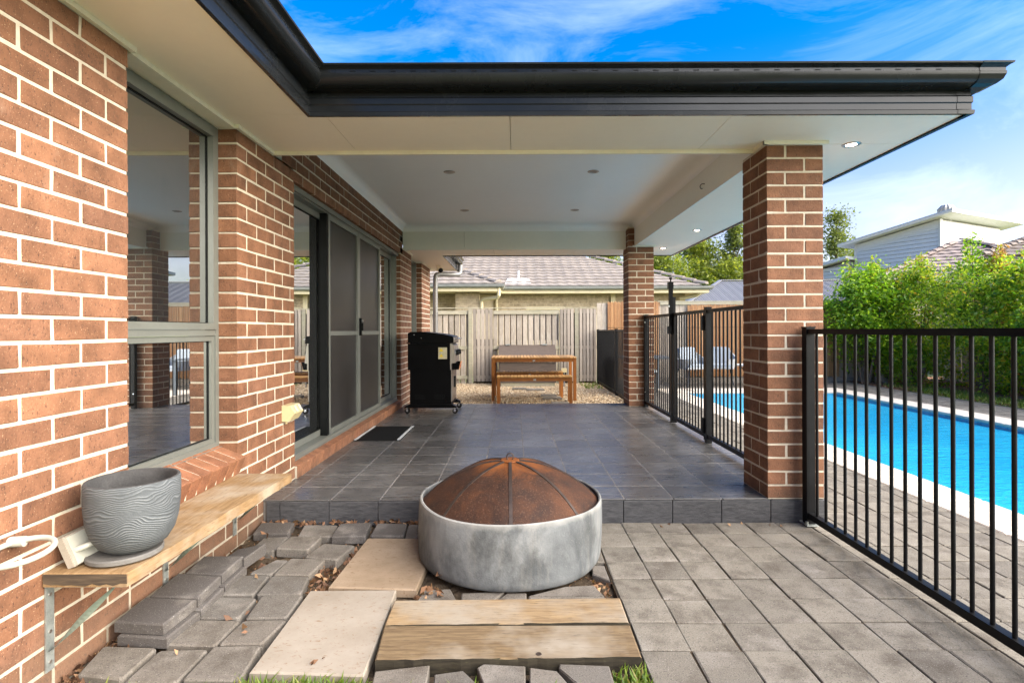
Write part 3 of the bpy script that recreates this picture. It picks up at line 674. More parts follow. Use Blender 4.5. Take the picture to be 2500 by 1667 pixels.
part('seal', frame_box(MB(), -1.7055, -1.700, 2.232, 2.962, 0.596, 1.144, 0.006), 'dark_seal', win)
door = part('sliding_door', frame_box(MB(), -1.76, -1.625, 3.802, 7.338, 0.243, 2.262, 0.045), 'window_metal', house)
part('track', MB().box(-1.63, -1.602, 3.803, 7.336, 0.232, 0.252), 'window_metal', door); part('track', MB().box(-1.624, -1.612, 3.85, 7.29, 0.2525, 0.285), 'window_metal', door); part('head_track', MB().box(-1.624, -1.600, 3.803, 7.336, 2.225, 2.264), 'window_metal', door)
def leaf(y0, y1, xf, glassm, nm):
    p_ = part(nm, frame_box(MB(), xf-0.035, xf, y0, y1, 0.29, 2.218, 0.052), 'window_metal', door)
    part('pane', MB().box(xf-0.022, xf-0.014, y0+0.05, y1-0.05, 0.34, 2.168), glassm, p_)
    part('seal', frame_box(MB(), xf-0.013, xf-0.007, y0+0.052, y1-0.052, 0.342, 2.166, 0.008), 'dark_seal', p_); return p_
leaf(3.846, 4.70, -1.69, 'door_glass', 'glass_leaf'); leaf(6.42, 7.295, -1.69, 'door_glass', 'glass_leaf')
part('dark_jamb', MB().box(-1.690, -1.628, 4.625, 4.668, 0.29, 2.218), 'dark_seal', door)
for y0, y1 in ((4.67, 5.575), (5.58, 6.47)):
    sc = part('screen_leaf', frame_box(MB(), -1.664, -1.628, y0, y1, 0.29, 2.218, 0.042).box(-1.660, -1.632, y0+0.042, y1-0.042, 1.155, 1.195), 'window_metal', door)
    part('screen_mesh', MB().box(-1.650, -1.646, y0+0.04, y1-0.04, 0.33, 2.178), 'screen_mesh', sc)
hb = part('handle', MB().box(-1.628, -1.605, 5.585, 5.612, 1.15, 1.33).box(-1.612, -1.590, 5.588, 5.609, 1.20, 1.28), 'dark_seal', door); part('lock', MB().tube([(-1.61,5.598,1.305),(-1.588,5.598,1.305)], 0.010), 'chrome', hb)
w2 = part('window', frame_box(MB(), -1.735, -1.66, 8.14, 9.022, 0.60, 2.338, 0.035), 'window_metal', house); part('pane', MB().box(-1.716, -1.706, 8.17, 8.99, 0.63, 2.305), 'door_glass', w2)

# ------------------------------------------------------------------ brick pillars
def pillar(y0, label, extra):
    x0, s_ = 1.571, 0.350; base = 0.147
    t_ = thing('brick_pillar', label, 'pillar', (x0+s_/2, y0+s_/2, base), 'brick pillars carrying the patio roof')
    core = part('mortar_core', MB().box(x0+0.0025, x0+s_-0.0025, y0+0.0025, y0+s_-0.0025, base-0.003, 2.356), 'mortar', t_)
    for k in range(26):
        z0 = base+0.003+PITCH*k; z1 = z0+BH
        if k % 2 == 0:
            bs = [(x0, x0+BL, y0, y0+BW), (x0+s_-BW, x0+s_, y0, y0+BL), (x0+BW+0.012, x0+s_, y0+s_-BW, y0+s_), (x0, x0+BW, y0+BW+0.012, y0+s_)]
        else:
            bs = [(x0+BW+0.012, x0+s_, y0, y0+BW), (x0+s_-BW, x0+s_, y0+BW+0.012, y0+s_), (x0, x0+BL, y0+s_-BW, y0+s_), (x0, x0+BW, y0, y0+BL)]
        for b in bs: put_brick(core, *b, z0, z1)
    if extra:
        part('upper_core', MB().box(1.575, 1.651, y0+0.004, 7.498, 2.356, 2.61), 'mortar', t_)
        for k in range(26, 29):
            z0 = base+0.003+PITCH*k; put_brick(core, 1.572, 1.653, y0+0.001, 7.496, z0, z0+BH)
    return t_
pillar(3.309, 'near brick pillar at the corner of the tiled step, beside the black fence', False)
pillar(7.33, 'far brick pillar at the back of the patio, between two fence runs', True)

# ------------------------------------------------------------------ downlights
def downlight(x, y, z, on, label, grp):
    t_ = thing('downlight', label, 'downlight', (x, y, z), grp)
    part('trim', MB().lathe([(0.030, z-0.001),(0.034,z-0.006),(0.050,z-0.005),(0.055,z-0.001)], (x,y,0), 28, True), 'steel', t_, True)
    part('lens', MB().lathe([(0.0, z-0.003),(0.031,z-0.003),(0.031,z-0.001),(0.0,z-0.001)], (x,y,0), 24), 'lamp_on' if on else 'vent_metal', t_)
    if on:
        l = bpy.data.lights.new('downlight_glow', 'SPOT'); l.energy = 6; l.color = (1,0.85,0.66); l.spot_size = R(120); l.spot_blend = 0.8; l.shadow_soft_size = 0.03
        lo = bpy.data.objects.new('bulb', l); COL.objects.link(lo); lo.parent = t_; lo.location = (0,0,-0.02)
for x, y, lb in ((-0.605,4.99,'unlit downlight in the patio ceiling, front left of four'), (0.744,4.99,'unlit downlight in the patio ceiling, front right of four'),
                 (-0.61,6.58,'unlit downlight in the patio ceiling, back left of four'), (0.75,6.58,'unlit downlight in the patio ceiling, back right of four')):
    downlight(x, y, 2.68, False, lb, 'unlit ceiling downlights')
for x, y, lb in ((2.13,3.36,'lit downlight in the eave right beside the near pillar'), (2.14,6.23,'lit downlight in the side eave, middle of three'), (2.12,7.58,'lit downlight in the side eave above the far pillar')):
    downlight(x, y, SZ, True, lb, 'lit eave downlights')
hk = part('cup_hook', MB().tube([(1.655,4.62,2.46),(1.632,4.62,2.46),(1.618,4.62,2.448),(1.614,4.62,2.432),(1.622,4.62,2.418),(1.636,4.62,2.417)], 0.004, 6), 'hook_metal', None, True)
tag(hk, 'small dark hook screwed into the cream side beam', 'hook')

# ------------------------------------------------------------------ fences of black metal
def rail_fence(name, label, x, y0, y1, zb, zt, posts, pitch=0.09, group='black tubular pool fence runs', first=None, cat='fence', plates=True):
    t_ = thing(name, label, cat, (x, (y0+y1)/2, zb), group)
    part('top_rail', MB().box(x-0.019, x+0.019, y0, y1, zt-0.030, zt), 'fence_metal', t_)
    part('bottom_rail', MB().box(x-0.019, x+0.019, y0, y1, zb+0.045, zb+0.082), 'fence_metal', t_)
    y = first if first else y1-0.085
    bm = MB().tube([(x,0,zb+0.08),(x,0,zt-0.028)], 0.0082, 10).mesh('bar', True); bm.materials.append(M['fence_metal'])
    while y > y0+0.02:
        link('bar', bm, None, t_, (0, y, 0)); y -= pitch
    for (py, pz0, pz1) in posts:
        po = part('post', MB().box(x-0.026, x+0.026, py-0.026, py+0.026, pz0, pz1), 'fence_metal', t_)
        part('cap', MB().box(x-0.029, x+0.029, py-0.029, py+0.029, pz1, pz1+0.008), 'fence_metal', po)
        if plates: part('base_plate', MB().box(x-0.035, x+0.035, py-0.045, py+0.045, pz0+0.004, pz0+0.012).tube([(x-0.028,py-0.028,pz0+0.012),(x-0.028,py-0.028,pz0+0.03)], 0.009, 8), 'galvanised', po)
    return t_
rail_fence('pool_fence', 'black tubular fence running from the near pillar towards the viewer', 1.80, 0.65, 3.245, 0.0, 1.197, [(3.262, 0.0, 1.204), (0.62, 0.0, 1.204)], 0.0895, first=3.172)
rail_fence('pool_fence', 'short black fence run between the gate and the near pillar', 1.80, 3.665, 4.925, 0.145, 1.385, [(4.955, 0.0, 1.40)], 0.085)
latch_run = rail_fence('pool_fence', 'black fence run between the far pillar and the gate latch post', 1.80, 6.03, 7.30, 0.145, 1.385, [(6.055, 0.0, 1.56), (7.29, 0.0, 1.40)], 0.085)
rail_fence('pool_fence', 'black fence run across the gravel from far pillar to timber fence', 1.90, 7.70, 12.15, -0.02, 1.205, [(7.73, -0.05, 1.21), (9.95, -0.05, 1.215), (12.12, -0.05, 1.21)], 0.088, plates=False)
g = rail_fence('pool_gate', 'black self-closing pool gate with tall latch beside the tiled patio', 1.80, 5.005, 5.985, 0.145, 1.385, [], 0.085, group=None, cat='gate')
part('stile', MB().box(1.784, 1.816, 5.0, 5.032, 0.16, 1.385), 'fence_metal', g); part('stile', MB().box(1.784, 1.816, 5.955, 5.985, 0.16, 1.385), 'fence_metal', g)
for z in (0.30, 1.26): part('hinge', MB().box(1.765, 1.835, 4.975, 5.02, z-0.07, z+0.07), 'black_rubber', g)
lt = part('latch', MB().box(1.745, 1.785, 5.99, 6.03, 1.23, 1.70).box(1.735, 1.79, 5.985, 6.04, 1.66, 1.735), 'black_enamel', g)
part('pull_knob', MB().lathe([(0.0,1.735),(0.008,1.735),(0.008,1.765),(0.018,1.77),(0.018,1.785),(0.0,1.79)], (1.765,6.01,0), 14), 'black_enamel', lt)
part('key_lock', MB().tube([(1.746,6.0,1.46),(1.735,6.0,1.46)], 0.016), 'chrome', lt); part('catch', MB().box(1.738, 1.80, 5.985, 6.035, 1.15, 1.235), 'black_rubber', lt)
for z in (1.30, 0.35): part('bolt', MB().tube([(1.782,7.264,z),(1.782,7.257,z)], 0.011, 12), 'chrome', latch_run)

# ------------------------------------------------------------------ fire pit
fx, fy, fr = -0.026, 2.875, 0.485
fp = thing('fire_pit', 'round grey and white weathered concrete fire pit on pavers', 'fire pit', (fx, fy, 0.0))
prof = [(0.0,0.012),(fr-0.04,0.008),(fr-0.016,0.012),(fr-0.005,0.026),(fr-0.001,0.05),(fr,0.10),(fr+0.001,0.20),(fr,0.300),(fr-0.003,0.314),(fr-0.010,0.319),(fr-0.017,0.315),(fr-0.020,0.29),(fr-0.028,0.10),(0.0,0.08)]
bmb = MB().lathe(prof, (fx,fy,0), 96); rs = random.Random(8)
bmb.v = [(x+0.004*math.sin(5*math.atan2(y-fy,x-fx)+z*9), y+0.003*math.sin(3*math.atan2(y-fy,x-fx)), z+0.003*math.sin(4*math.atan2(y-fy,x-fx)) if z > 0.2 else z) for x,y,z in bmb.v]
part('bowl', bmb, 'pit_concrete', fp, True)
lid = thing('spark_screen', 'rusty domed mesh lid with ring handle resting on the fire pit', 'lid', (fx, fy, 0.30))
lr = 0.459; H = 0.195
def dome(r): q = r/lr; return 0.298+H*(1-q**2.05*0.9-0.10*q**6)
prof = [(lr+0.004,0.286),(lr+0.006,0.296)]+[(lr*k/26, dome(lr*k/26)) for k in range(26,-1,-1)]
dm = MB().lathe(prof, (fx,fy,0), 112); rs = random.Random(2)
dm.v = [(x, y, z+0.0035*math.cos(8*(math.atan2(y-fy,x-fx)+math.pi/2))*min(1, math.hypot(x-fx,y-fy)/0.3)+rs.uniform(-.0006,.0006)) for x,y,z in dm.v]
part('dome', dm, 'rust', lid, True)
part('rim_ring', MB().tube([(fx+(lr+0.003)*math.cos(a), fy+(lr+0.003)*math.sin(a), 0.292) for a in [2*math.pi*k/72 for k in range(72)]], 0.006, 8, True), 'rust_dark', lid, True)
for k in range(8):
    a = 2*math.pi*k/8-math.pi/2+0.015; mb = MB(); vv = []
    for q in range(15):
        r = 0.05+(lr-0.05)*q/14
        for o_ in (-0.008, 0.008): vv.append((fx+r*math.cos(a)-o_*math.sin(a), fy+r*math.sin(a)+o_*math.cos(a), dome(r)+0.0065))
    fs = [(2*q, 2*q+1, 2*q+3, 2*q+2) for q in range(14)]
    n_ = len(vv); vv += [(x, y, z-0.006) for x, y, z in vv]; fs += [(n_+2*q+2, n_+2*q+3, n_+2*q+1, n_+2*q) for q in range(14)]
    fs += [(2*q, 2*q+2, n_+2*q+2, n_+2*q) for q in range(14)]+[(2*q+1, n_+2*q+1, n_+2*q+3, 2*q+3) for q in range(14)]
    part('rib', mb.add(vv, fs), 'rust_dark', lid)
part('crown_plate', MB().lathe([(0.0,dome(0)+0.007),(0.05,dome(0.05)+0.007),(0.052,dome(0.05)+0.002),(0,dome(0))], (fx,fy,0), 20), 'rust', lid)
part('ring_handle', MB().tube([(fx+0.018*math.cos(a), fy, 0.513+0.020*math.sin(a)) for a in [2*math.pi*k/20 for k in range(20)]], 0.0035, 8, True), 'rust_dark', lid, True)

# ------------------------------------------------------------------ loose pavers, travertine and timber at the left
LP = {'A':[(-1.557,3.268),(-1.354,3.274),(-1.32,3.098),(-1.531,3.101)],'B':[(-1.285,3.245),(-1.079,3.241),(-1.044,3.06),(-1.254,3.067)],'C':[(-1.061,3.229),(-0.875,3.245),(-0.853,3.031),(-1.049,3.026)],
'D':[(-0.845,3.264),(-0.661,3.264),(-0.64,3.058),(-0.833,3.058)],'E':[(-0.653,3.254),(-0.452,3.254),(-0.435,3.042),(-0.631,3.049)],'F':[(-1.441,3.06),(-1.3,3.06),(-1.303,2.87),(-1.442,2.878)],
'G':[(-1.283,3.049),(-1.102,3.038),(-1.107,2.848),(-1.293,2.87)],'H':[(-1.065,2.96),(-0.881,2.932),(-0.916,2.734),(-1.099,2.776)],'I':[(-1.238,2.766),(-1.175,2.762),(-1.186,2.586),(-1.298,2.596)],
'J':[(-1.166,2.769),(-0.98,2.755),(-0.997,2.584),(-1.178,2.587)],'K':[(-1.34,2.58),(-1.189,2.576),(-1.174,2.388),(-1.333,2.388)],'L':[(-1.173,2.571),(-0.993,2.564),(-0.96,2.383),(-1.161,2.383)],
'N':[(-1.131,2.373),(-0.945,2.373),(-0.940,2.188),(-1.112,2.190)],'M':[(-1.345,2.367),(-1.145,2.361),(-1.138,2.188),(-1.302,2.188)],'O':[(-1.299,2.179),(-1.125,2.179),(-1.132,2.008),(-1.326,2.010)],
'P':[(-1.114,2.180),(-0.935,2.179),(-0.957,2.010),(-1.124,2.013)],'Q':[(-1.133,2.001),(-0.955,2.001),(-0.927,1.788),(-1.128,1.799)],'R':[(-1.324,1.98),(-1.142,1.98),(-1.14,1.788),(-1.325,1.799)],'S':[(-1.547,1.999),(-1.338,1.989),(-1.333,1.799),(-1.505,1.826)]}
where = {'A':'against the brick wall and dark step','B':'second from the wall in the row along the step','C':'tilted and dark, in the middle of the row along the step','D':'touching the step, just left of the fire pit','E':'partly behind the fire pit beside the step',
 'F':'behind the last stacked paver, near the wall','G':'in the second row back, gap in front of it','H':'beside the far travertine slab, near its left edge','I':'narrow half piece with yellowish top','J':'right of the narrow half piece','K':'yellowish, level with the second stack','L':'right of the yellowish one, leaf gap on its right',
 'N':'touching the upper left corner of the pale slab','M':'with a dead leaf in its corner, beside the first stack','O':'right in front of the front stack, inner of two','P':'beside the left edge of the pale slab, third from front','Q':'at the front, touching the pale slab','R':'at the front, middle of three','S':'at the front by the wall, brownish and dusty'}
rs = random.Random(11)
for k, q in LP.items():
    zt = {'C':0.03,'A':0.022,'G':0.026,'H':0.02}.get(k, 0.016+rs.uniform(-.003,.004)); tx, ty = rs.uniform(-.03,.03), rs.uniform(-.03,.03)
    cx = sum(p[0] for p in q)/4; cy = sum(p[1] for p in q)/4
    cut = []
    for i in range(4):            # rounded corners
        p, a, b = Vector(q[i]), Vector(q[i-1]), Vector(q[(i+1) % 4]); cut += [tuple(p+(a-p).normalized()*0.008), tuple(p+(b-p).normalized()*0.008)]
    o = part('loose_paver', MB().prism(cut, zt-0.045, zt, 0.006, (lambda x, y, zt=zt, tx=tx, ty=ty, cx=cx, cy=cy: zt+tx*(x-cx)+ty*(y-cy))), 'paver_dark' if k in 'ACDE' else 'paver_loose')
    tag(o, 'loose grey concrete paver '+where[k], 'paver', 'loose pavers beside the wall')
ST = [('front', [(-1.545,2.223),(-1.32,2.204),(-1.332,2.014),(-1.533,2.035)], 2), ('second', [(-1.547,2.442),(-1.334,2.412),(-1.321,2.216),(-1.533,2.232)], 2), ('third', [(-1.537,2.628),(-1.34,2.628),(-1.335,2.424),(-1.518,2.449)], 2), ('fourth', [(-1.446,2.775),(-1.303,2.784),(-1.327,2.606),(-1.459,2.645)], 1)]
for nm, q, n_ in ST:
    for lv in range(2):
        if lv == 0 and n_ == 1: z0, dx, dy = 0.0, 0.0, 0.0
        z1 = 0.046+0.044*lv; dx, dy = (0.022, -0.014) if lv == 0 else (0, 0)
        if lv == 0 and n_ == 1: continue
        qq = [(x+dx, y+dy) for x, y in q]
        if n_ == 1: z1 = 0.075
        lbl = f'dark paver, {"upper" if lv else "lower"} of the {nm} stack along the wall' if n_ == 2 else 'dark paver lying tilted at the far end of the stacks'
        o = part('stacked_paver', MB().prism(qq, z1-0.042 if n_ == 2 else z1-0.045, z1-0.001, 0.006, (lambda x, y, z1=z1, n_=n_: z1-0.001+(0.0 if n_ == 2 else (x+1.38)*0.18))), 'paver_dark')
        tag(o, lbl, 'paver', 'pavers stacked along the wall')
def slab(name, q, z0, z1, m, label, cat, ch=0.006): return tag(part(name, MB().prism(q, z0, z1, ch), m), label, cat)
slab('stone_slab', [(-0.84,3.032),(-0.435,3.02),(-0.452,2.425),(-0.861,2.453)], -0.02, 0.018, 'travertine', 'tan travertine slab half behind the fire pit', 'slab')
slab('stone_slab', [(-0.93,2.413),(-0.540,2.417),(-0.518,1.815),(-0.918,1.836)], -0.02, 0.022, 'travertine_pale', 'pale cream travertine slab in front, beside the timber boards', 'slab')
def board(q, z0, z1, label):
    # plank with slightly ragged front edge
    rs = random.Random(len(label)); (a, b, c, d) = [Vector(p) for p in q]; n_ = 28; pts = []
    for i in range(n_+1): p = d+(c-d)*i/n_; pts.append((p.x, p.y+rs.uniform(-.003,.003)))
    pts += [(b.x, b.y), (a.x, a.y)]
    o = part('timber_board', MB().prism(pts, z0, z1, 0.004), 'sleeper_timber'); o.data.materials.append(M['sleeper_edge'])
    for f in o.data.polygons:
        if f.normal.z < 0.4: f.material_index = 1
    return tag(o, label, 'board', 'timber boards in front of the fire pit')
board([(-0.520,2.288),(0.452,2.302),(0.449,2.112),(-0.516,2.096)], -0.02, 0.038, 'weathered timber board nearest the fire pit')
fboard = board([(-0.516,2.091),(0.449,2.090),(0.447,1.888),(-0.495,1.873)], -0.03, 0.038, 'weathered timber board with dark knot, farther from the fire pit')
part('knot', MB().lathe([(0.0,0.0385),(0.010,0.0395),(0.011,0.038)], (0.083,1.905,0), 14), 'rust_dark', fboard)
TP_ = [([(-0.486,1.837),(-0.302,1.87),(-0.288,1.60),(-0.46,1.60)],'leftmost of the five'), ([(-0.278,1.819),(-0.182,1.841),(-0.105,1.74),(-0.13,1.62),(-0.26,1.62)],'second of five, small and broken'), ([(-0.135,1.856),(-0.115,1.876),(0.034,1.863),(0.032,1.62),(-0.06,1.62)],'middle of five, cut corner'),
       ([(0.049,1.855),(0.142,1.837),(0.19,1.74),(0.19,1.62),(0.04,1.62)],'fourth of five, broken'), ([(0.154,1.874),(0.327,1.863),(0.33,1.62),(0.225,1.62),(0.225,1.73),(0.150,1.85)],'rightmost of the five')]
for q, l_ in TP_: tag(part('edge_paver', MB().prism(q, -0.03, 0.024, 0.005), 'paver_loose'), 'grey paver in front of the timber boards, '+l_, 'paver', 'cut pavers in front of the boards')
for i, q in enumerate([[(0.385,2.70),(0.452,2.70),(0.452,2.53),(0.377,2.605)], [(0.228,2.48),(0.37,2.49),(0.40,2.39),(0.06,2.39)], [(-0.04,2.42),(0.05,2.42),(0.05,2.32),(-0.10,2.32)], [(-0.42,2.45),(-0.30,2.46),(-0.25,2.33),(-0.44,2.32)], [(-0.245,2.42),(-0.05,2.43),(-0.11,2.325),(-0.24,2.325)], [(0.06,2.382),(0.40,2.382),(0.43,2.318),(0.06,2.318)]]):
    tag(part('edge_paver', MB().prism(q, -0.04, 0.004, 0.005), 'paver_loose'), ['broken paver piece at the right foot of the fire pit','paver under the right front of the fire pit','paver scrap below the middle of the fire pit','dark paver piece between slab, boards and fire pit','paver scrap left of centre below the fire pit','paver strip between fire pit and boards, right half'][i], 'paver', 'paver pieces round the fire pit')

# ------------------------------------------------------------------ shelf, pot and odds
sh = thing('timber_shelf', 'live-edge timber shelf on steel brackets along the brick wall', 'shelf', (-1.43, 2.38, 0.0))
n_ = 30; rs = random.Random(21); pts = [(XW+0.004, 1.764)]
for i in range(n_+1):
    y = 1.764+(3.0-1.764)*i/n_; pts.append((-1.285+0.030*i/n_+rs.uniform(-.003,.003), y))
pts += [(XW+0.004, 3.0)]
part('plank', MB().prism(pts, 0.350, 0.396, 0.003), 'shelf_timber', sh)
mb = MB(); vv = []
for i in range(13):
    x = XW+0.006+(0.278)*i/12; vv.append((x, 1.7625, 0.393)); vv.append((x, 1.7635, 0.352+rs.uniform(0.0,0.010)))
part('bark_end', mb.add(vv+[(x,y+0.004,z) for x,y,z in vv], [(2*i,2*i+1,2*i+3,2*i+2) for i in range(12)]+[(26+2*i,26+2*i+2,26+2*i+3,26+2*i+1) for i in range(12)]), 'shelf_end', sh)
for yb in (1.79, 2.385, 2.975):
    br = part('bracket', MB().box(XW+0.001, XW+0.006, yb-0.016, yb+0.016, 0.058, 0.349).box(XW+0.006, -1.31, yb-0.016, yb+0.016, 0.3445, 0.3495), 'galvanised', sh)
    mb = MB(); vv = []
    for i in range(17):
        s_ = i/16; x = XW+0.008+0.215*s_; z = 0.125+0.215*s_; a = math.pi*s_
        vv += [(x-0.7*0.011*math.sin(a), yb+0.013*math.cos(a), z+0.7*0.011*math.sin(a)), (x+0.7*0.011*math.sin(a), yb-0.013*math.cos(a), z-0.7*0.011*math.sin(a))]
    n2 = len(vv); vv += [(x+0.002, y, z+0.002) for x, y, z in vv]
    fs = [(2*i,2*i+1,2*i+3,2*i+2) for i in range(16)]+[(n2+2*i,n2+2*i+2,n2+2*i+3,n2+2*i+1) for i in range(16)]
    part('twisted_strut', mb.add(vv, fs), 'green_strut', br)
    for z in (0.088, 0.19, 0.315): part('screw', MB().tube([(XW+0.006,yb,z),(XW+0.0085,yb,z)], 0.006, 8), 'steel', br)
px, py = -1.372, 1.915
tag(part('saucer', MB().lathe([(0.0,0.402),(0.110,0.401),(0.116,0.405),(0.1165,0.417),(0.112,0.421),(0.106,0.419),(0.0,0.419)], (px-0.022,py-0.01,0), 48), 'saucer', None, True), 'round grey saucer under the wood-grain pot', 'saucer')
pot = thing('plant_pot', 'empty dark grey wood-grain plant pot on the timber shelf', 'pot', (px, py, 0.42))
ro = [(0.0,0.421),(0.058,0.421),(0.080,0.427),(0.106,0.447),(0.127,0.482),(0.139,0.527),(0.1445,0.58),(0.146,0.63),(0.1455,0.664),(0.143,0.671)]
part('body', MB().lathe(ro, (px,py,0), 56), 'pot_grain', pot, True)
part('inside', MB().lathe([(0.143,0.671),(0.135,0.672),(0.131,0.665),(0.130,0.62),(0.122,0.53),(0.10,0.47),(0.0,0.455)], (px,py,0), 56), 'pot_inside', pot, True)
# scrubbing pad with handle, leaning against the wall
sp = thing('scrubbing_pad', 'white plastic scrubbing pad with looped handle leaning behind the pot', 'scrubber', (-1.53, 1.85, 0.397))
def lean(p): # pad coordinates (along y, up, out) -> leaning on the wall
    y, u, o = p; return (XW+0.018+0.05*(1-u/0.12)+o*0.93, 1.795+y, 0.398+u*0.93+o*0.32)
def leanbox(y0, y1, u0, u1, o0, o1):
    q = [lean(p) for p in ((y0,u0,o0),(y1,u0,o0),(y1,u1,o0),(y0,u1,o0),(y0,u0,o1),(y1,u0,o1),(y1,u1,o1),(y0,u1,o1))]
    return q, [(0,3,2,1),(4,5,6,7),(0,1,5,4),(1,2,6,5),(2,3,7,6),(3,0,4,7)]
part('foam_pad', MB().add(*leanbox(0.0,0.20,0.0,0.105,-0.006,0.018)), 'foam', sp); part('backing', MB().add(*leanbox(0.003,0.197,0.004,0.101,0.0185,0.030)), 'white_plastic', sp)
part('loop_handle', MB().tube([lean(p) for p in ((0.02,0.05,0.028),(0.03,0.05,0.055),(0.06,0.05,0.072),(0.10,0.05,0.078),(0.14,0.05,0.072),(0.17,0.05,0.055),(0.18,0.05,0.028))], [0.011,0.010,0.0095,0.009,0.0095,0.010,0.011], 10), 'white_plastic', sp, True)
# hose ring on the wall at the left edge
hr = thing('hose_ring', 'cream plastic ring sticking out from the wall at left edge', 'ring', (-1.49, 1.60, 0.52))
cxr, cyr, czr = -1.492, 1.600, 0.535
part('ring', MB().tube([(cxr+0.083*math.cos(a), cyr+0.083*math.sin(a)*0.98, czr+0.012*math.sin(a)) for a in [2*math.pi*k/40 for k in range(40)]], 0.0085, 12, True), 'white_plastic', hr, True)
part('socket', MB().tube([(-1.572,1.655,czr+0.008),(-1.53,1.662,czr+0.008)], 0.016, 14), 'white_plastic', hr, True)
# outdoor power point
pp = thing('power_point', 'beige weatherproof power point on the brick pier by the door', 'power point', (XW, 3.66, 0.66))
part('housing', MB().add([(XW+0.001,3.585,0.585),(XW+0.001,3.745,0.585),(XW+0.001,3.745,0.695),(XW+0.001,3.585,0.695),(XW+0.05,3.588,0.588),(XW+0.05,3.742,0.588),(XW+0.085,3.742,0.640),(XW+0.085,3.588,0.640),(XW+0.055,3.588,0.692),(XW+0.055,3.742,0.692)],
   [(0,1,2,3),(0,4,5,1),(4,7,6,5),(7,8,9,6),(8,3,2,9),(0,3,8,7,4),(1,5,6,9,2)]), 'beige_plastic', pp)
for yy in (3.625, 3.69): part('switch', MB().add([(XW+0.083,yy,0.648),(XW+0.083,yy+0.028,0.648),(XW+0.062,yy+0.028,0.684),(XW+0.062,yy,0.684),(XW+0.089,yy,0.650),(XW+0.089,yy+0.028,0.650),(XW+0.067,yy+0.028,0.688),(XW+0.067,yy,0.688)], [(0,3,2,1),(4,5,6,7),(0,1,5,4),(1,2,6,5),(2,3,7,6),(3,0,4,7)]), 'white_plastic', pp)
part('conduit', MB().tube([(XW+0.012,3.63,0.585),(XW+0.012,3.63,0.565)], 0.009, 8), 'beige_plastic', pp)
# door mat
dm_ = thing('door_mat', 'black ribbed rubber door mat in front of the sliding door', 'mat', (-1.31, 5.46, 0.146))
part('mat_base', MB().prism([(-1.545,5.09),(-1.10,5.09),(-1.10,5.83),(-1.545,5.83)], 0.1465, 0.153, 0.003), 'black_rubber', dm_)
mb = MB()
for i in range(34): mb.box(-1.50, -1.145, 5.12+i*0.0206, 5.13+i*0.0206, 0.1525, 0.1565)
part('ribs', mb, 'black_rubber', dm_, kind='stuff'); part('edge_strip', MB().box(-1.128,-1.104,5.095,5.825,0.1535,0.157).box(-1.541,-1.520,5.095,5.825,0.1535,0.157), 'grey_soffit', dm_)

# ------------------------------------------------------------------ barbecue
bb = thing('barbecue', 'black wheeled gas barbecue with domed hood beside the brick wall', 'barbecue', (-1.06, 7.0, 0.146))
bx0, bx1, by0, by1 = -1.325, -0.80, 6.74, 7.27
part('cabinet', MB().box(bx0, bx1-0.004, by0, by1, 0.265, 0.70), 'black_enamel', bb)
part('cabinet_front', MB().box(bx1-0.004, bx1+0.006, by0+0.006, (by0+by1)/2-0.004, 0.30, 0.70).box(bx1-0.004, bx1+0.006, (by0+by1)/2+0.004, by1-0.006, 0.30, 0.70), 'steel', bb)
for yy in ((by0+by1)/2-0.03, (by0+by1)/2+0.03): part('door_pull', MB().box(bx1+0.006, bx1+0.022, yy-0.006, yy+0.006, 0.46, 0.60), 'dark_seal', bb)
part('side_shelf', MB().box(bx0-0.02, bx1-0.012, by0-0.035, by0-0.002, 0.70, 1.035), 'black_enamel', bb)
part('side_shelf_edge', MB().box(bx1-0.012, bx1+0.004, by0-0.036, by0-0.001, 0.705, 1.035), 'steel', bb)
part('firebox', MB().box(bx0, bx1, by0, by1, 0.70, 1.045), 'black_enamel', bb)
part('control_panel', MB().add([(bx1,by0+0.01,0.78),(bx1,by1-0.01,0.78),(bx1,by1-0.01,1.03),(bx1,by0+0.01,1.03),(bx1+0.055,by0+0.01,0.79),(bx1+0.055,by1-0.01,0.79),(bx1+0.03,by1-0.01,1.01),(bx1+0.03,by0+0.01,1.01)], [(0,1,2,3),(4,5,6,7),(0,4,5,1),(3,2,6,7),(0,3,7,4),(1,5,6,2)]), 'steel', bb)
for i in range(4):
    yy = by0+0.11+i*0.105; k_ = part('knob', MB().lathe([(0,0.0),(0.036,0.0),(0.034,0.022),(0.030,0.034),(0.0,0.036)], (0,0,0), 20), 'black_rubber', bb); k_.rotation_euler = (0,R(83),0); k_.location = Vector((bx1+0.045,yy,0.915))-W[bb.name]
    rg = part('knob_bezel', MB().lathe([(0.036,0.0),(0.042,0.0),(0.042,0.006),(0.036,0.008)], (0,0,0), 20, True), 'chrome', bb); rg.rotation_euler = (0,R(83),0); rg.location = Vector((bx1+0.044,yy,0.915))-W[bb.name]
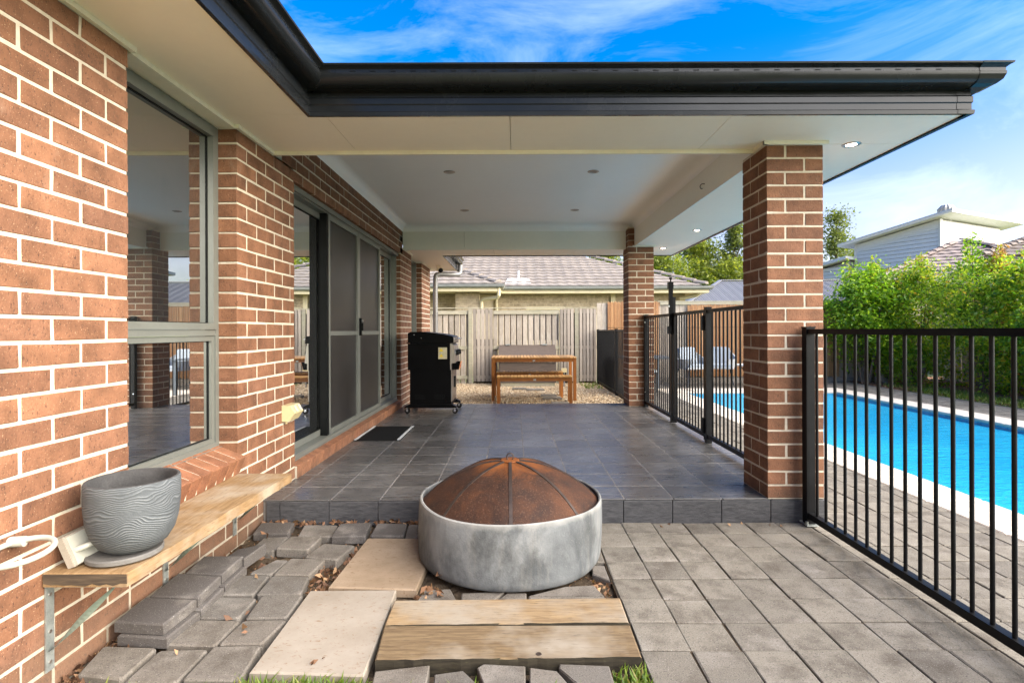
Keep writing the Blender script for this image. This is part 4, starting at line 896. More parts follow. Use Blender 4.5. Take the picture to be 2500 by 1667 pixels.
# hood: curved section extruded along Y
hp = [(bx0-0.02,1.050),(bx0-0.02,1.165),(bx0+0.02,1.182),(bx0+0.14,1.184),(bx0+0.30,1.168),(bx0+0.44,1.148),(bx1+0.01,1.128),(bx1+0.03,1.116),(bx1+0.03,1.050)]
mb = MB(); n_ = len(hp); mb.add([(x,by0-0.03,z) for x,z in hp]+[(x,by1+0.03,z) for x,z in hp], [tuple(range(n_)), tuple(range(n_,2*n_))[::-1]]+[(i,(i+1)%n_,n_+(i+1)%n_,n_+i) for i in range(n_)])
hd_ = part('hood', mb, 'black_enamel', bb)
part('hood_front', MB().box(bx1+0.0305, bx1+0.036, by0-0.02, by1+0.02, 1.055, 1.112), 'steel', hd_)
part('hood_handle', MB().tube([(bx1+0.036,by0+0.06,1.09),(bx1+0.075,by0+0.06,1.092),(bx1+0.085,by0+0.10,1.093),(bx1+0.085,by1-0.10,1.093),(bx1+0.075,by1-0.06,1.092),(bx1+0.036,by1-0.06,1.09)], 0.010, 10), 'chrome', hd_, True)
for x, z in ((bx0+0.06,1.145),(bx0+0.15,1.105)): part('rivet', MB().tube([(x,by0-0.031,z),(x,by0-0.035,z)], 0.006, 8), 'chrome', hd_)
part('hood_lip', MB().box(bx0-0.035, bx1+0.032, by0-0.034, by1+0.034, 1.040, 1.050), 'black_enamel', bb)
tr = part('drip_tray', MB().add([(bx1+0.012,by0+0.04,0.80),(bx1+0.012,by0+0.20,0.80),(bx1+0.11,by0+0.20,0.80),(bx1+0.11,by0+0.04,0.80),(bx1+0.012,by0+0.05,0.70),(bx1+0.012,by0+0.19,0.70),(bx1+0.085,by0+0.19,0.70),(bx1+0.085,by0+0.05,0.70)], [(4,5,6,7),(0,4,7,3),(1,2,6,5),(0,1,5,4),(3,7,6,2)]), 'black_enamel', bb)
part('tray_front', MB().add([(bx1+0.112,by0+0.04,0.805),(bx1+0.112,by0+0.20,0.805),(bx1+0.088,by0+0.19,0.70),(bx1+0.088,by0+0.05,0.70),(bx1+0.116,by0+0.04,0.805),(bx1+0.116,by0+0.20,0.805),(bx1+0.092,by0+0.19,0.70),(bx1+0.092,by0+0.05,0.70)], [(4,7,6,5),(0,1,2,3),(0,4,5,1),(1,5,6,2),(2,6,7,3),(3,7,4,0)]), 'orange_label', tr)
def text_mesh(txt, size, m, parent, loc, rot, name='lettering'):
    cu = bpy.data.curves.new('lettering_curve', 'FONT'); cu.body = txt; cu.size = size; cu.align_x = 'CENTER'; cu.align_y = 'CENTER'; cu.extrude = 0.0006
    tmp = bpy.data.objects.new('tmp', cu); COL.objects.link(tmp); dg = bpy.context.evaluated_depsgraph_get(); me = bpy.data.meshes.new_from_object(tmp.evaluated_get(dg)); bpy.data.objects.remove(tmp)
    me.materials.clear(); return link(name, me, m, parent, loc, rot)
text_mesh('GSF', 0.062, 'red_print', tr, (bx1+0.1075, by0+0.122, 0.757), (R(90), 0, R(90)))
stk = part('warning_sticker', MB().box(bx1-0.16, bx1-0.05, by0-0.0375, by0-0.0345, 0.84, 0.985), 'sticker_cream', bb)
for z in (0.865, 0.935): part('warning_triangle', MB().add([(bx1-0.15,by0-0.039,z),(bx1-0.095,by0-0.039,z),(bx1-0.1225,by0-0.039,z+0.04),(bx1-0.15,by0-0.0376,z),(bx1-0.095,by0-0.0376,z),(bx1-0.1225,by0-0.0376,z+0.04)], [(0,1,2),(5,4,3),(0,3,4,1),(1,4,5,2),(2,5,3,0)]), 'sticker_yellow', stk)
for i in range(5): part('vent_slot', MB().box(bx0+0.06, bx0+0.19, by0-0.003, by0-0.0005, 0.33+i*0.013, 0.336+i*0.013).box(bx0+0.31, bx0+0.44, by0-0.003, by0-0.0005, 0.33+i*0.013, 0.336+i*0.013), 'dark_seal', bb)
for ybase in (by0-0.02, by1-0.05):
    q = [(bx0-0.07,0.222),(bx0-0.065,0.236),(bx0-0.01,0.268),(bx1+0.01,0.268),(bx1+0.062,0.240),(bx1+0.066,0.222)]
    part('foot_rail', MB().add([(x,ybase,z) for x,z in q]+[(x,ybase+0.07,z) for x,z in q], [tuple(range(6)), tuple(range(6,12))[::-1]]+[(i,(i+1)%6,6+(i+1)%6,6+i) for i in range(6)]), 'black_enamel', bb)
    for xw in (bx0-0.045, bx1+0.035):
        c_ = part('caster', MB().tube([(xw,ybase+0.035,0.222),(xw,ybase+0.035,0.205)], 0.014, 10).box(xw-0.006,xw+0.018,ybase+0.014,ybase+0.018,0.178,0.206).box(xw-0.006,xw+0.018,ybase+0.052,ybase+0.056,0.178,0.206), 'chrome', bb)
        part('wheel', MB().tube([(xw+0.010,ybase+0.0195,0.181),(xw+0.010,ybase+0.0505,0.181)], 0.0345, 22), 'black_rubber', c_, True); part('hub', MB().tube([(xw+0.010,ybase+0.013,0.181),(xw+0.010,ybase+0.057,0.181)], 0.010, 10), 'chrome', c_)
part('base_panel', MB().box(bx0, bx1, by0+0.05, by1-0.05, 0.255, 0.265), 'black_enamel', bb)

# ------------------------------------------------------------------ outdoor table and benches
GZ = -0.02
def slat_furniture(name, label, cat, x0, x1, y0, y1, top, n_sl, leg, grp=None):
    t_ = thing(name, label, cat, ((x0+x1)/2, (y0+y1)/2, GZ), grp); wdt = (x1-x0)/n_sl
    sm = chamfer_mesh('slat_mesh', (0.04,0.01,0.1)); sm.materials.append(M['slat_wood'])
    for i in range(n_sl): link('slat', sm, None, t_, (x0+wdt*(i+0.5), (y0+y1)/2, top-0.011), scale=(wdt-0.008, y1-y0, 0.022))
    part('apron', MB().box(x0+0.03, x1-0.03, y0+0.012, y0+0.034, top-0.080, top-0.022).box(x0+0.03, x1-0.03, y1-0.034, y1-0.012, top-0.080, top-0.022).box(x0+0.012, x0+0.034, y0+0.034, y1-0.034, top-0.080, top-0.022).box(x1-0.034, x1-0.012, y0+0.034, y1-0.034, top-0.080, top-0.022), 'oiled_wood_x', t_)
    for lx in (x0+0.008, x1-0.008-leg):
        for ly in (y0+0.008, y1-0.008-leg): part('leg', MB().box(lx, lx+leg, ly, ly+leg, GZ-0.02, top-0.0225), 'oiled_wood', t_)
    part('maker_plate', MB().box((x0+x1)/2-0.022, (x0+x1)/2+0.022, y0+0.008, y0+0.0125, top-0.07, top-0.045), 'galvanised', t_)
slat_furniture('outdoor_table', 'slatted orange-brown timber table on the gravel', 'table', -0.405, 1.07, 9.15, 9.93, 0.735, 26, 0.052)
slat_furniture('outdoor_bench', 'slatted timber bench in front of the outdoor table', 'bench', -0.30, 0.965, 8.82, 9.12, 0.435, 22, 0.048, 'slatted timber benches')
slat_furniture('outdoor_bench', 'slatted timber bench under the outdoor table, behind its front legs', 'bench', -0.335, 0.885, 9.62, 9.93, 0.45, 22, 0.048, 'slatted timber benches')

# ------------------------------------------------------------------ timber and bamboo fence at the back
FY = 12.30
fe = thing('timber_fence', 'weathered grey paling fence with battens across the back of the yard', 'fence', (0, FY, 0))
def pal(x0, x1, y0, y1, z0, z1, nm='paling', m='paling'): return part(nm, MB().box(x0, x1, y0, y1, z0, z1), m, fe)
def paling_panel(xa, xb, top):
    # lapped palings: wide boards on rails with boards behind showing in the gaps
    x = xa
    while x < xb-0.02:
        w_ = min(rng.uniform(0.095, 0.108), xb-x); pal(x, x+w_, FY-0.014, FY, -0.05, top-0.04+rng.uniform(-.006,.004)); 
        x += w_+0.032
    x = xa-0.03
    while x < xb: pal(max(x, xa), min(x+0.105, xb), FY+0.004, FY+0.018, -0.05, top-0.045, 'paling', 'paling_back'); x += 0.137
    for z in (top-0.10, 0.80, 0.12): part('rail', MB().box(xa, xb, FY-0.055 if z > 1.0 else FY-0.050, FY-0.0145, z-0.035 if z < 1 else z-0.028, z+0.04 if z < 1 else z+0.055), 'fence_rail', fe)
def battens(xa, xb, n_, top):
    w_ = (xb-xa)/n_
    for i in range(n_): pal(xa+w_*i+0.006, xa+w_*(i+1)-0.011, FY-0.075, FY-0.056, 0.03, top-0.012+rng.uniform(-.004,.004), 'batten', 'batten')
def post_(x, top): part('post', MB().box(x-0.045, x+0.045, FY-0.085, FY-0.0555, -0.08, top-0.004), 'fence_rail', fe)
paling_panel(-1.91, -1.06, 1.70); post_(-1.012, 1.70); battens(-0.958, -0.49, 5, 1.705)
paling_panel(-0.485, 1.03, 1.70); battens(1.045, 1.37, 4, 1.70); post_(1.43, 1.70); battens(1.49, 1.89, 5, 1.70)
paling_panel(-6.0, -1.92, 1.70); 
for x0 in (-0.958, 1.045, 1.49):
    for z in (1.62, 0.80, 0.12): part('rail', MB().box(x0, x0+(0.46 if x0 < 0 else 0.40 if x0 > 1.2 else 0.32), FY-0.055, FY-0.015, z-0.03, z+0.045), 'fence_rail', fe)
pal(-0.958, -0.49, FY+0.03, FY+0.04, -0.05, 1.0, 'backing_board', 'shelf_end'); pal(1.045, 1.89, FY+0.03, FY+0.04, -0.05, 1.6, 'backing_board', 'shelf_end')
part('capping', MB().box(-6.0, 1.90, FY-0.075, FY+0.03, 1.706, 1.722), 'fence_rail', fe)
f2 = thing('timber_fence', 'taller weathered paling fence behind the pool, bamboo screen on it', 'fence', (5.0, FY, 0))
x = 1.905
while x < 9.5:
    p_ = part('paling', MB().box(x, x+0.098, FY-0.012, FY+0.006, -0.05, 1.82+rng.uniform(-.006,.004)), 'paling', f2); x += 0.106
part('rail', MB().box(3.35, 9.5, FY-0.05, FY-0.014, 1.775, 1.845), 'fence_rail', f2); part('capping', MB().box(3.3, 9.5, FY-0.055, FY+0.03, 1.846, 1.862), 'fence_rail', f2)
part('sleeper', MB().box(1.95, 9.4, FY-0.09, FY-0.04, -0.05, 0.10), 'batten', f2)
f3 = thing('boundary_fence', 'dark paling fence hidden behind the hedge', 'fence', (10.0, 7, 0))
for i in range(44): part('paling', MB().box(10.0, 10.02, 1.0+i*0.26, 1.0+i*0.26+0.25, -0.05, 1.75), 'paling', f3)
# bamboo screens
def bamboo(xa, xb, z0, z1, label, y=FY-0.058):
    mb = MB(); rs = random.Random(int(xa*10)); x = xa
    while x < xb:
        r = rs.uniform(0.008, 0.0135); t1 = z1+rs.uniform(-.015,.02); k = rs.uniform(-.004,.004); mb.tube([(x+r,y,z0+rs.uniform(-.01,.02)),(x+r+k,y+rs.uniform(-.003,.003),(z0+t1)/2),(x+r+k,y,t1)], r, 6); x += 2*r+rs.uniform(0.0,0.002)
    t_ = thing('bamboo_screen', label, 'bamboo screen', ((xa+xb)/2, y, z0), 'bamboo screens on the back fence'); part('canes', mb, 'bamboo', t_, True, kind='stuff')
    part('tie_wire', MB().box(xa, xb, y-0.016, y-0.0145, 0.45, 0.455).box(xa, xb, y-0.016, y-0.0145, 1.25, 1.255), 'dark_seal', t_)
bamboo(2.14, 3.32, 0.10, 1.84, 'bamboo screen beside the far pillar'); bamboo(3.98, 7.45, 0.12, 1.765, 'wide bamboo screen behind the pool chairs', FY-0.066)

# pump box with a sloping lid in front of the fence
pb = thing('pump_box', 'low brown timber box with sloping lid against the fence', 'box', (0.27, 11.9, GZ))
part('front', MB().box(-0.33, 0.90, 11.55, 11.575, 0.06, 0.50), 'plywood_lid', pb); part('side', MB().add([(-0.33,11.576,0.06),(-0.33,12.2,0.06),(-0.33,12.2,0.83),(-0.33,11.576,0.50),(-0.31,11.576,0.06),(-0.31,12.2,0.06),(-0.31,12.2,0.83),(-0.31,11.576,0.50)],[(0,1,2,3),(7,6,5,4),(0,4,5,1),(1,5,6,2),(2,6,7,3),(3,7,4,0)]), 'plywood_lid', pb)
part('side', MB().add([(0.88,11.576,0.06),(0.88,12.2,0.06),(0.88,12.2,0.83),(0.88,11.576,0.50),(0.90,11.576,0.06),(0.90,12.2,0.06),(0.90,12.2,0.83),(0.90,11.576,0.50)],[(0,1,2,3),(7,6,5,4),(0,4,5,1),(1,5,6,2),(2,6,7,3),(3,7,4,0)]), 'plywood_lid', pb)
part('lid', MB().add([(-0.36,11.52,0.512),(0.93,11.52,0.512),(0.93,12.225,0.845),(-0.36,12.225,0.845),(-0.36,11.52,0.53),(0.93,11.52,0.53),(0.93,12.225,0.865),(-0.36,12.225,0.865)],[(0,3,2,1),(4,5,6,7),(0,1,5,4),(1,2,6,5),(2,3,7,6),(3,0,4,7)]), 'plywood_lid', pb)
for xx in (-0.20, 0.64): part('hinge', MB().box(xx, xx+0.10, 12.17, 12.235, 0.862, 0.885), 'galvanised', pb)
part('plinth', MB().box(-0.30, 0.87, 11.56, 12.2, -0.05, 0.059), 'fence_rail', pb)
gp = thing('garden_socket', 'cream double power socket on a short post by the pump box', 'socket', (1.06, 11.4, GZ))
part('stem', MB().tube([(1.06,11.4,-0.04),(1.06,11.4,0.22)], 0.014, 8), 'grey_pipe', gp); part('box', MB().box(1.00,1.115,11.36,11.43,0.30,0.385), 'beige_plastic', gp); part('plug', MB().box(1.02,1.05,11.37,11.41,0.20,0.30).box(1.07,1.10,11.37,11.41,0.22,0.30), 'black_rubber', gp)
for i, (x, y, w_) in enumerate(((0.42,10.75,0.36),(0.62,9.75,0.30),(0.66,9.40,0.34),(0.74,8.72,0.30),(0.76,8.40,0.32),(0.10,10.95,0.30))):
    tag(part('stepping_stone', MB().prism([(x-w_/2,y-0.1),(x+w_/2,y-0.08),(x+w_/2-0.02,y+0.1),(x-w_/2+0.01,y+0.09)], -0.04, 0.02, 0.006), 'paver'), ['grey stepping stone on gravel near the pump box, right one','grey stepping stone under the table, farthest back','grey stepping stone under the table, second from back','grey stepping stone under the front bench, right','grey stepping stone nearest the patio edge','grey stepping stone on gravel near the pump box, left one'][i], 'stepping stone', 'stepping stones in the gravel')
# loose pebbles
rgen = np.random.default_rng(4)
def rocks(name, n_, xr, yr, z, size, m, label=None, seed=1):
    g_ = np.random.default_rng(seed); base = np.array([(1,0,0),(-1,0,0),(0,1,0),(0,-1,0),(0,0,1),(0,0,-1)], float); fc = np.array([(0,2,4),(2,1,4),(1,3,4),(3,0,4),(2,0,5),(1,2,5),(3,1,5),(0,3,5)])
    c = np.stack([g_.uniform(*xr, n_), g_.uniform(*yr, n_), np.full(n_, z)+g_.uniform(-.004,.010, n_)], 1); s_ = g_.uniform(size[0], size[1], (n_,1,1))*np.array([1,0.75,0.5])*g_.uniform(0.7,1.3,(n_,1,3))
    v = base[None]*s_; a = g_.uniform(0, 6.28, n_); ca, sa = np.cos(a)[:,None], np.sin(a)[:,None]
    v = np.stack([v[:,:,0]*ca-v[:,:,1]*sa, v[:,:,0]*sa+v[:,:,1]*ca, v[:,:,2]+v[:,:,0]*g_.uniform(-.5,.5,(n_,1))], 2)+c[:,None]
    me = bpy.data.meshes.new(name); me.from_pydata(v.reshape(-1,3).tolist(), [], (fc[None]+np.arange(n_)[:,None,None]*6).reshape(-1,3).tolist())
    me.polygons.foreach_set('use_smooth', [True]*len(me.polygons))
    o = link(name, me, m, kind='stuff'); 
    if label: o['label'] = label; o['category'] = 'gravel'
    return o
rocks('gravel', 26000, (-1.9,1.88), (7.67,12.25), -0.024, (0.011,0.026), 'pebble', 'tan and cream pebbles covering the yard behind the patio')

# ------------------------------------------------------------------ downpipe and sensor light at the far house corner
dp = thing('downpipe', 'grey round downpipe with two elbows at the far house corner', 'downpipe', (-1.47, 9.98, 0))
part('pipe', MB().tube([(-1.045,10.33,2.47),(-1.045,10.33,2.36),(-1.05,10.315,2.315),(-1.07,10.29,2.285),(-1.12,10.26,2.275),(-1.40,10.04,2.265),(-1.455,10.0,2.25),(-1.475,9.985,2.215),(-1.48,9.98,2.16),(-1.48,9.98,0.0)], 0.045, 16), 'grey_pipe', dp, True)
part('strap', MB().lathe([(0.0455,1.98),(0.049,1.98),(0.049,2.0),(0.0455,2.0)], (-1.48,9.98,0), 16, True), 'grey_pipe', dp)
sn = thing('spotlight', 'small spotlight under the eave near the downpipe', 'light', (-1.36, 9.55, SZ))
part('mount', MB().tube([(-1.36,9.55,2.359),(-1.36,9.55,2.345)], 0.05, 16), 'soffit_paint', sn); part('lamp_body', MB().tube([(-1.36,9.55,2.345),(-1.345,9.52,2.30),(-1.31,9.46,2.27)], [0.03,0.04,0.048], 14), 'soffit_paint', sn, True); part('lens', MB().tube([(-1.309,9.458,2.2695),(-1.300,9.445,2.263)], 0.042, 14), 'black_enamel', sn, True)

# ------------------------------------------------------------------ roof tiles helper and neighbouring houses
def wave_tile(name, m, seg=8):
    mb = MB(); vt = []; w_, l_ = 0.305, 0.37
    for j, (y, lift) in enumerate(((0.0, 0.034), (l_, 0.0))):
        for i in range(seg+1):
            u = i/seg; z = 0.007*math.cos(2*math.pi*(u-0.1))+lift; vt.append((u*w_-w_/2, y, z))
    n_ = seg+1; fs = [(i, i+1, n_+i+1, n_+i) for i in range(seg)]
    b = len(vt); vt += [(x, y, z-0.028) for x, y, z in vt[:n_]]; fs += [(b+i, b+i+1, i+1, i) for i in range(seg)]
    me = mb.add(vt, fs).mesh(name, True); me.materials.append(M[m]); return me
def tiled_plane(parent, origin, xdir, slope_dir, n_rows, inside, me, cap, base_m):
    """rows of tiles up a pitched plane; inside(u,v) says whether plan offset (u along eave, v up) is on the roof"""
    o = Vector(origin); xd = Vector(xdir).normalized(); sd_ = Vector(slope_dir).normalized(); nm = xd.cross(sd_).normalized()
    cnt_ = 0; restm = MB(); rot = Matrix((xd, sd_, nm)).transposed().to_euler()
    rm = [(v.co.copy()) for v in me.vertices]; rf = [tuple(p.vertices) for p in me.polygons]
    for r in range(n_rows):
        v = r*0.325
        lo, hi = inside(v); u = lo+0.15
        while u < hi-0.10:
            p = o+xd*u+sd_*v+nm*0.01
            if cnt_ < cap: link('roof_tile', me, None, parent, p, rot=rot); cnt_ += 1
            else:
                mt = Matrix((xd, sd_, nm)).transposed(); restm.add([p+mt@c for c in rm], rf)
            u += 0.303
    if restm.v: part('more_roof_tiles', restm, base_m, parent, kind='stuff')
def hip_caps(parent, a, b, m, step=0.38):
    a, b = Vector(a), Vector(b); d = (b-a).normalized(); n_ = int((b-a).length/step); sx = d.cross(Vector((0,0,1))).normalized(); up = sx.cross(d)
    for i in range(n_):
        vv = []
        for p, lift, wd in ((a+d*step*i, 0.035, 0.13), (a+d*(step*(i+1)+0.03), 0.0, 0.11)):
            for ang in (-85,-45,0,45,85): vv.append(p+up*(lift+0.085*math.cos(R(ang))-0.01)+sx*wd*math.sin(R(ang)))
        part('ridge_tile', MB().add(vv, [(k,k+1,6+k,5+k) for k in range(4)]+[(0,1,2,3,4),(5,6,7,8,9)]), m, parent)
C22, S22 = math.cos(R(22.5)), math.sin(R(22.5))
# cream house behind the timber fence
nb = thing('cream_house', 'low cream brick house with pale tiled hip roof behind the fence', 'house', (0, 18, 0))
ez = 2.49; gy_ = 16.0; nr_ = 5.84; nl_ = -9.0
nroof = part('roof', MB().add([(nl_,gy_,ez),(nr_,gy_,ez),(nr_-4.6,gy_+4.6,ez+4.6*TAN),(nl_,gy_+4.6,ez+4.6*TAN),(nr_,gy_+9.2,ez),(nl_,gy_+9.2,ez)], [(0,1,2,3),(3,2,4,5),(1,4,2)]), 'tile_pale', nb)
wt = wave_tile('pale_tile', 'tile_pale')
tiled_plane(nroof, (0,gy_-0.03,ez+0.02), (1,0,0), (0,C22,S22), 15, lambda v: (-2.6 if v > 1.6 else -2.6, nr_-v*C22-0.05), wt, 270, 'tile_pale')
hip_caps(nroof, (nr_-0.05,gy_+0.05,ez+0.06), (nr_-4.5,gy_+4.5,ez+4.5*TAN+0.05), 'tile_pale')
nw = part('wall', MB().box(-9, 5.30, 16.52, 16.62, -0.2, 2.42), 'cream_mortar', nb); part('side_wall', MB().box(5.2, 5.3, 16.62, 25, -0.2, 2.42), 'cream_mortar', nb)
cbm = [chamfer_mesh('cream_brick_mesh', (0.02,0.05,0.06), 0.004, random.Random(i)) for i in range(3)]
for me in cbm: me.materials.append(M['cream_brick'])
for k in range(20, 29):
    z0 = -0.03+0.086*k; x = -0.62+(0.12 if k % 2 else 0)
    while x < 5.28:
        e_ = min(5.30, x+0.23); skip = (0.30 < x < 1.45 and z0 < 1.93) or (3.2 < x < 3.7 and z0 < 1.93)
        if not skip: link('brick', rng.choice(cbm), None, nw, ((x+e_)/2, 16.516, z0+0.038), scale=(e_-x, 0.02, 0.076))
        x += 0.24
part('gutter', MB().sweep({'pts': [(nl_,gy_),(nr_,gy_),(nr_,gy_+8)], 'nrm': [(0,-1),(1,0)]}, [(0,2.41),(0.07,2.41),(0.11,2.45),(0.115,2.51),(0.125,2.515),(0.10,2.52),(0,2.50)]), 'grey_gutter', nb)
part('fascia', MB().sweep({'pts': [(nl_,gy_),(nr_,gy_),(nr_,gy_+8)], 'nrm': [(0,-1),(1,0)]}, [(-0.02,2.31),(0.012,2.31),(0.012,2.41),(-0.02,2.41)]), 'cream_paint', nb)
part('soffit', MB().box(nl_, nr_-0.03, gy_+0.03, 16.52, 2.32, 2.335), 'cream_paint', nb)
for x0, x1, z1 in ((0.36,1.42,1.93),(3.25,3.75,1.93)):
    wn = part('window', MB().box(x0, x1, 16.50, 16.515, z1-0.10, z1), 'cream_paint', nb); part('pane', MB().box(x0+0.05, x1-0.05, 16.508, 16.514, 0.9, z1-0.10), 'far_glass', wn)
part('pilaster', MB().box(2.98, 3.12, 16.44, 16.50, 0, 2.32), 'cream_paint', nb)
part('vent_pipe', MB().tube([(-0.02+0.15,16.5,2.62),(0.13,16.5,3.05)], 0.028, 10), 'white_pipe', nb); part('pipe_flashing', MB().add([(-0.28,16.22,2.60),(0.50,16.22,2.60),(0.46,16.6,2.76),(-0.20,16.6,2.76),(-0.28,16.22,2.64),(0.50,16.22,2.64),(0.46,16.6,2.82),(-0.20,16.6,2.82)],[(4,5,6,7),(0,1,5,4),(1,2,6,5),(3,0,4,7)]), 'lead_white', nb)
# projecting wing at the left
wx, wy = -0.40, 15.1; wz = 2.49
wr = part('wing_roof', MB().add([(-9,wy,wz),(wx,wy,wz),(wx,gy_+1.5,wz),(-9,wy+2.6,wz+2.6*TAN),(wx-2.6,wy+2.6,wz+2.6*TAN)], [(0,1,4,3),(1,2,4)]), 'tile_pale', nb)
tiled_plane(wr, (0,wy-0.03,wz+0.02), (1,0,0), (0,C22,S22), 6, lambda v: (-3.3, wx-v*C22-0.05), wt, 60, 'tile_pale'); hip_caps(wr, (wx-0.05,wy+0.05,wz+0.06), (wx-2.2,wy+2.2,wz+2.2*TAN+0.05), 'tile_pale')
part('gutter', MB().sweep({'pts': [(-9,wy),(wx,wy),(wx,gy_-0.12)], 'nrm': [(0,-1),(1,0)]}, [(0,2.41),(0.07,2.41),(0.11,2.45),(0.115,2.51),(0.125,2.515),(0.10,2.52),(0,2.50)]), 'grey_gutter', nb)
part('fascia', MB().sweep({'pts': [(-9,wy),(wx,wy),(wx,gy_-0.02)], 'nrm': [(0,-1),(1,0)]}, [(-0.02,2.31),(0.012,2.31),(0.012,2.41),(-0.02,2.41)]), 'cream_paint', nb)
part('soffit', MB().box(-9, wx-0.03, wy+0.03, 16.50, 2.32, 2.332), 'cream_paint', nb)
wp = part('wing_wall', MB().box(-1.72, -1.02, 15.56, 15.70, -0.2, 2.31).box(-9, -1.72, 16.2, 16.3, -0.2, 2.31), 'cream_mortar', nb)
for k in range(20, 28):
    z0 = -0.03+0.086*k
    for x, e_ in ([(-1.72,-1.49),(-1.48,-1.25),(-1.24,-1.02)] if k % 2 else [(-1.72,-1.61),(-1.60,-1.37),(-1.36,-1.13),(-1.12,-1.02)]): link('brick', rng.choice(cbm), None, wp, ((x+e_)/2, 15.556, z0+0.038), scale=(e_-x, 0.02, 0.076))
    x = -4.0+(0.12 if k % 2 else 0)
    while x < -1.74: link('brick', rng.choice(cbm), None, wp, (x+0.115, 16.196, z0+0.038), scale=(0.23, 0.02, 0.076)); x += 0.24
part('downpipe', MB().tube([(-0.44,15.12,2.42),(-0.44,15.13,2.20),(-0.48,15.2,2.14),(-0.85,15.44,2.12),(-0.94,15.5,2.08),(-0.96,15.52,2.0),(-0.96,15.52,0)], 0.055, 12), 'cream_paint', nb, True)
part('downpipe', MB().tube([(-0.55,16.44,2.32),(-0.55,16.44,0)], 0.045, 10), 'cream_paint', nb, True)
part('downpipe', MB().tube([(5.62,16.1,2.41),(5.60,16.1,2.30),(5.54,16.2,2.25),(5.10,16.42,2.16)], 0.06, 12), 'cream_paint', nb, True)
# grey metal roofed house
mr = thing('grey_roof_house', 'house with grey corrugated metal hip roof beyond the bamboo screen', 'house', (12, 25, 0))
mrf = part('roof', MB().add([(6.3,20,2.05),(15.0,20,2.05),(15,28,2.05),(7.2,28,2.05),(8.9,23.0,3.30),(15,23.0,3.30)], [(0,1,5,4),(0,4,3),(4,5,2,3)]), 'metal_roof', mr)
mb = MB()
for i in range(80):
    x = 6.42+i*0.1
    t0 = min(1.0, (x-6.3)/2.6); mb.bar((x,20.0,2.06),(x,20+3.0*t0,2.06+1.25*t0), 0.022, 0.02)
part('ribs', mb, 'metal_roof', mrf, kind='stuff'); part('hip_cap', MB().bar((6.3,19.99,2.09),(8.9,23.0,3.34), 0.16, 0.03).bar((8.9,23,3.34),(15,23,3.34), 0.16, 0.03), 'metal_roof', mrf)
part('gutter', MB().box(6.3, 15, 19.86, 19.98, 1.94, 2.05), 'gutter_metal', mr); part('wall', MB().box(6.8, 15, 20.5, 20.6, 0, 1.95), 'cream_paint', mr)
# white weatherboard house
wh_ = thing('weatherboard_house', 'two-storey white weatherboard house with skillion roof beyond the hedge', 'house', (20.8, 26, 0))
d1 = Vector((-0.436,0.9,0)).normalized(); d2 = Vector((0.9,0.436,0)).normalized(); C0 = Vector((20.8,26.0,0))
def wpt(a, b, z): p = C0+d1*a+d2*b; return (p.x, p.y, z)
zr = lambda a: 6.55-0.165*a
def quadslab(q, m, nm, parent, off, th=0.02): # thin slab from a quad with outward offset vector
    o = Vector(off); q0 = [Vector(p) for p in q]; vv = [p for p in q0]+[p+o*th for p in q0]
    return part(nm, MB().add(vv, [(3,2,1,0),(4,5,6,7),(0,1,5,4),(1,2,6,5),(2,3,7,6),(3,0,4,7)]), m, parent)
part('wall_core', MB().add([wpt(0.02,0.02,0),wpt(4.05,0.02,0),wpt(4.05,0.02,zr(4.05)),wpt(0.02,0.02,zr(0)),wpt(0.02,5.8,0),wpt(4.05,5.8,0),wpt(4.05,5.8,zr(4.05)),wpt(0.02,5.8,zr(0))], [(0,1,2,3),(4,7,6,5),(0,4,5,1),(1,5,6,2),(2,6,7,3),(3,7,4,0)]), 'vent_metal', wh_)  # darker core colour stands in for shadow lines between the boards
n1v, n2v = -d2, -d1
zz = 3.3
while zz < 6.5:
    z1 = zz+0.188
    # left face boards (clipped by the sloping eave)
    amax = min(4.05, max(0, (6.55-z1)/0.165)) if z1 > zr(4.05) else 4.05
    if amax > 0.3: quadslab([Vector(wpt(0,0,zz))+n1v*0.03, Vector(wpt(amax,0,zz))+n1v*0.03, Vector(wpt(amax,0,z1)), Vector(wpt(0,0,z1))], 'white_board', 'weatherboard', wh_, n1v)
    quadslab([Vector(wpt(0,0,zz))+n2v*0.03, Vector(wpt(0,5.8,zz))+n2v*0.03, Vector(wpt(0,5.8,z1)), Vector(wpt(0,0,z1))], 'white_board', 'weatherboard', wh_, n2v)
    zz += 0.20
quadslab([Vector(wpt(0,0,zr(0)-0.42))+n1v*0.02, Vector(wpt(4.05,0,zr(4.05)-0.42))+n1v*0.02, Vector(wpt(4.05,0,zr(4.05)))+n1v*0.02, Vector(wpt(0,0,zr(0)))+n1v*0.02], 'white_board', 'frieze', wh_, n1v, 0.022)
part('corner_board', MB().bar(wpt(-0.03,-0.03,3.0), wpt(-0.03,-0.03,6.55), 0.12, 0.12), 'white_fascia', wh_)
part('corner_board', MB().bar(wpt(4.06,-0.02,3.0), wpt(4.06,-0.02,5.9), 0.10, 0.10), 'white_fascia', wh_)
ra, rb, r0 = -0.75, 6.6, -0.55; zt_ = lambda a: zr(a)+0.05
wroof = part('roof', MB().add([wpt(ra,r0,zt_(ra)),wpt(4.75,r0,zt_(4.75)),wpt(4.75,rb,zt_(4.75)),wpt(ra,rb,zt_(ra)),wpt(ra,r0,zt_(ra)+0.13),wpt(4.75,r0,zt_(4.75)+0.13),wpt(4.75,rb,zt_(4.75)+0.13),wpt(ra,rb,zt_(ra)+0.13)], [(0,3,2,1),(4,5,6,7),(0,1,5,4),(1,2,6,5),(2,3,7,6),(3,0,4,7)]), 'white_fascia', wh_)
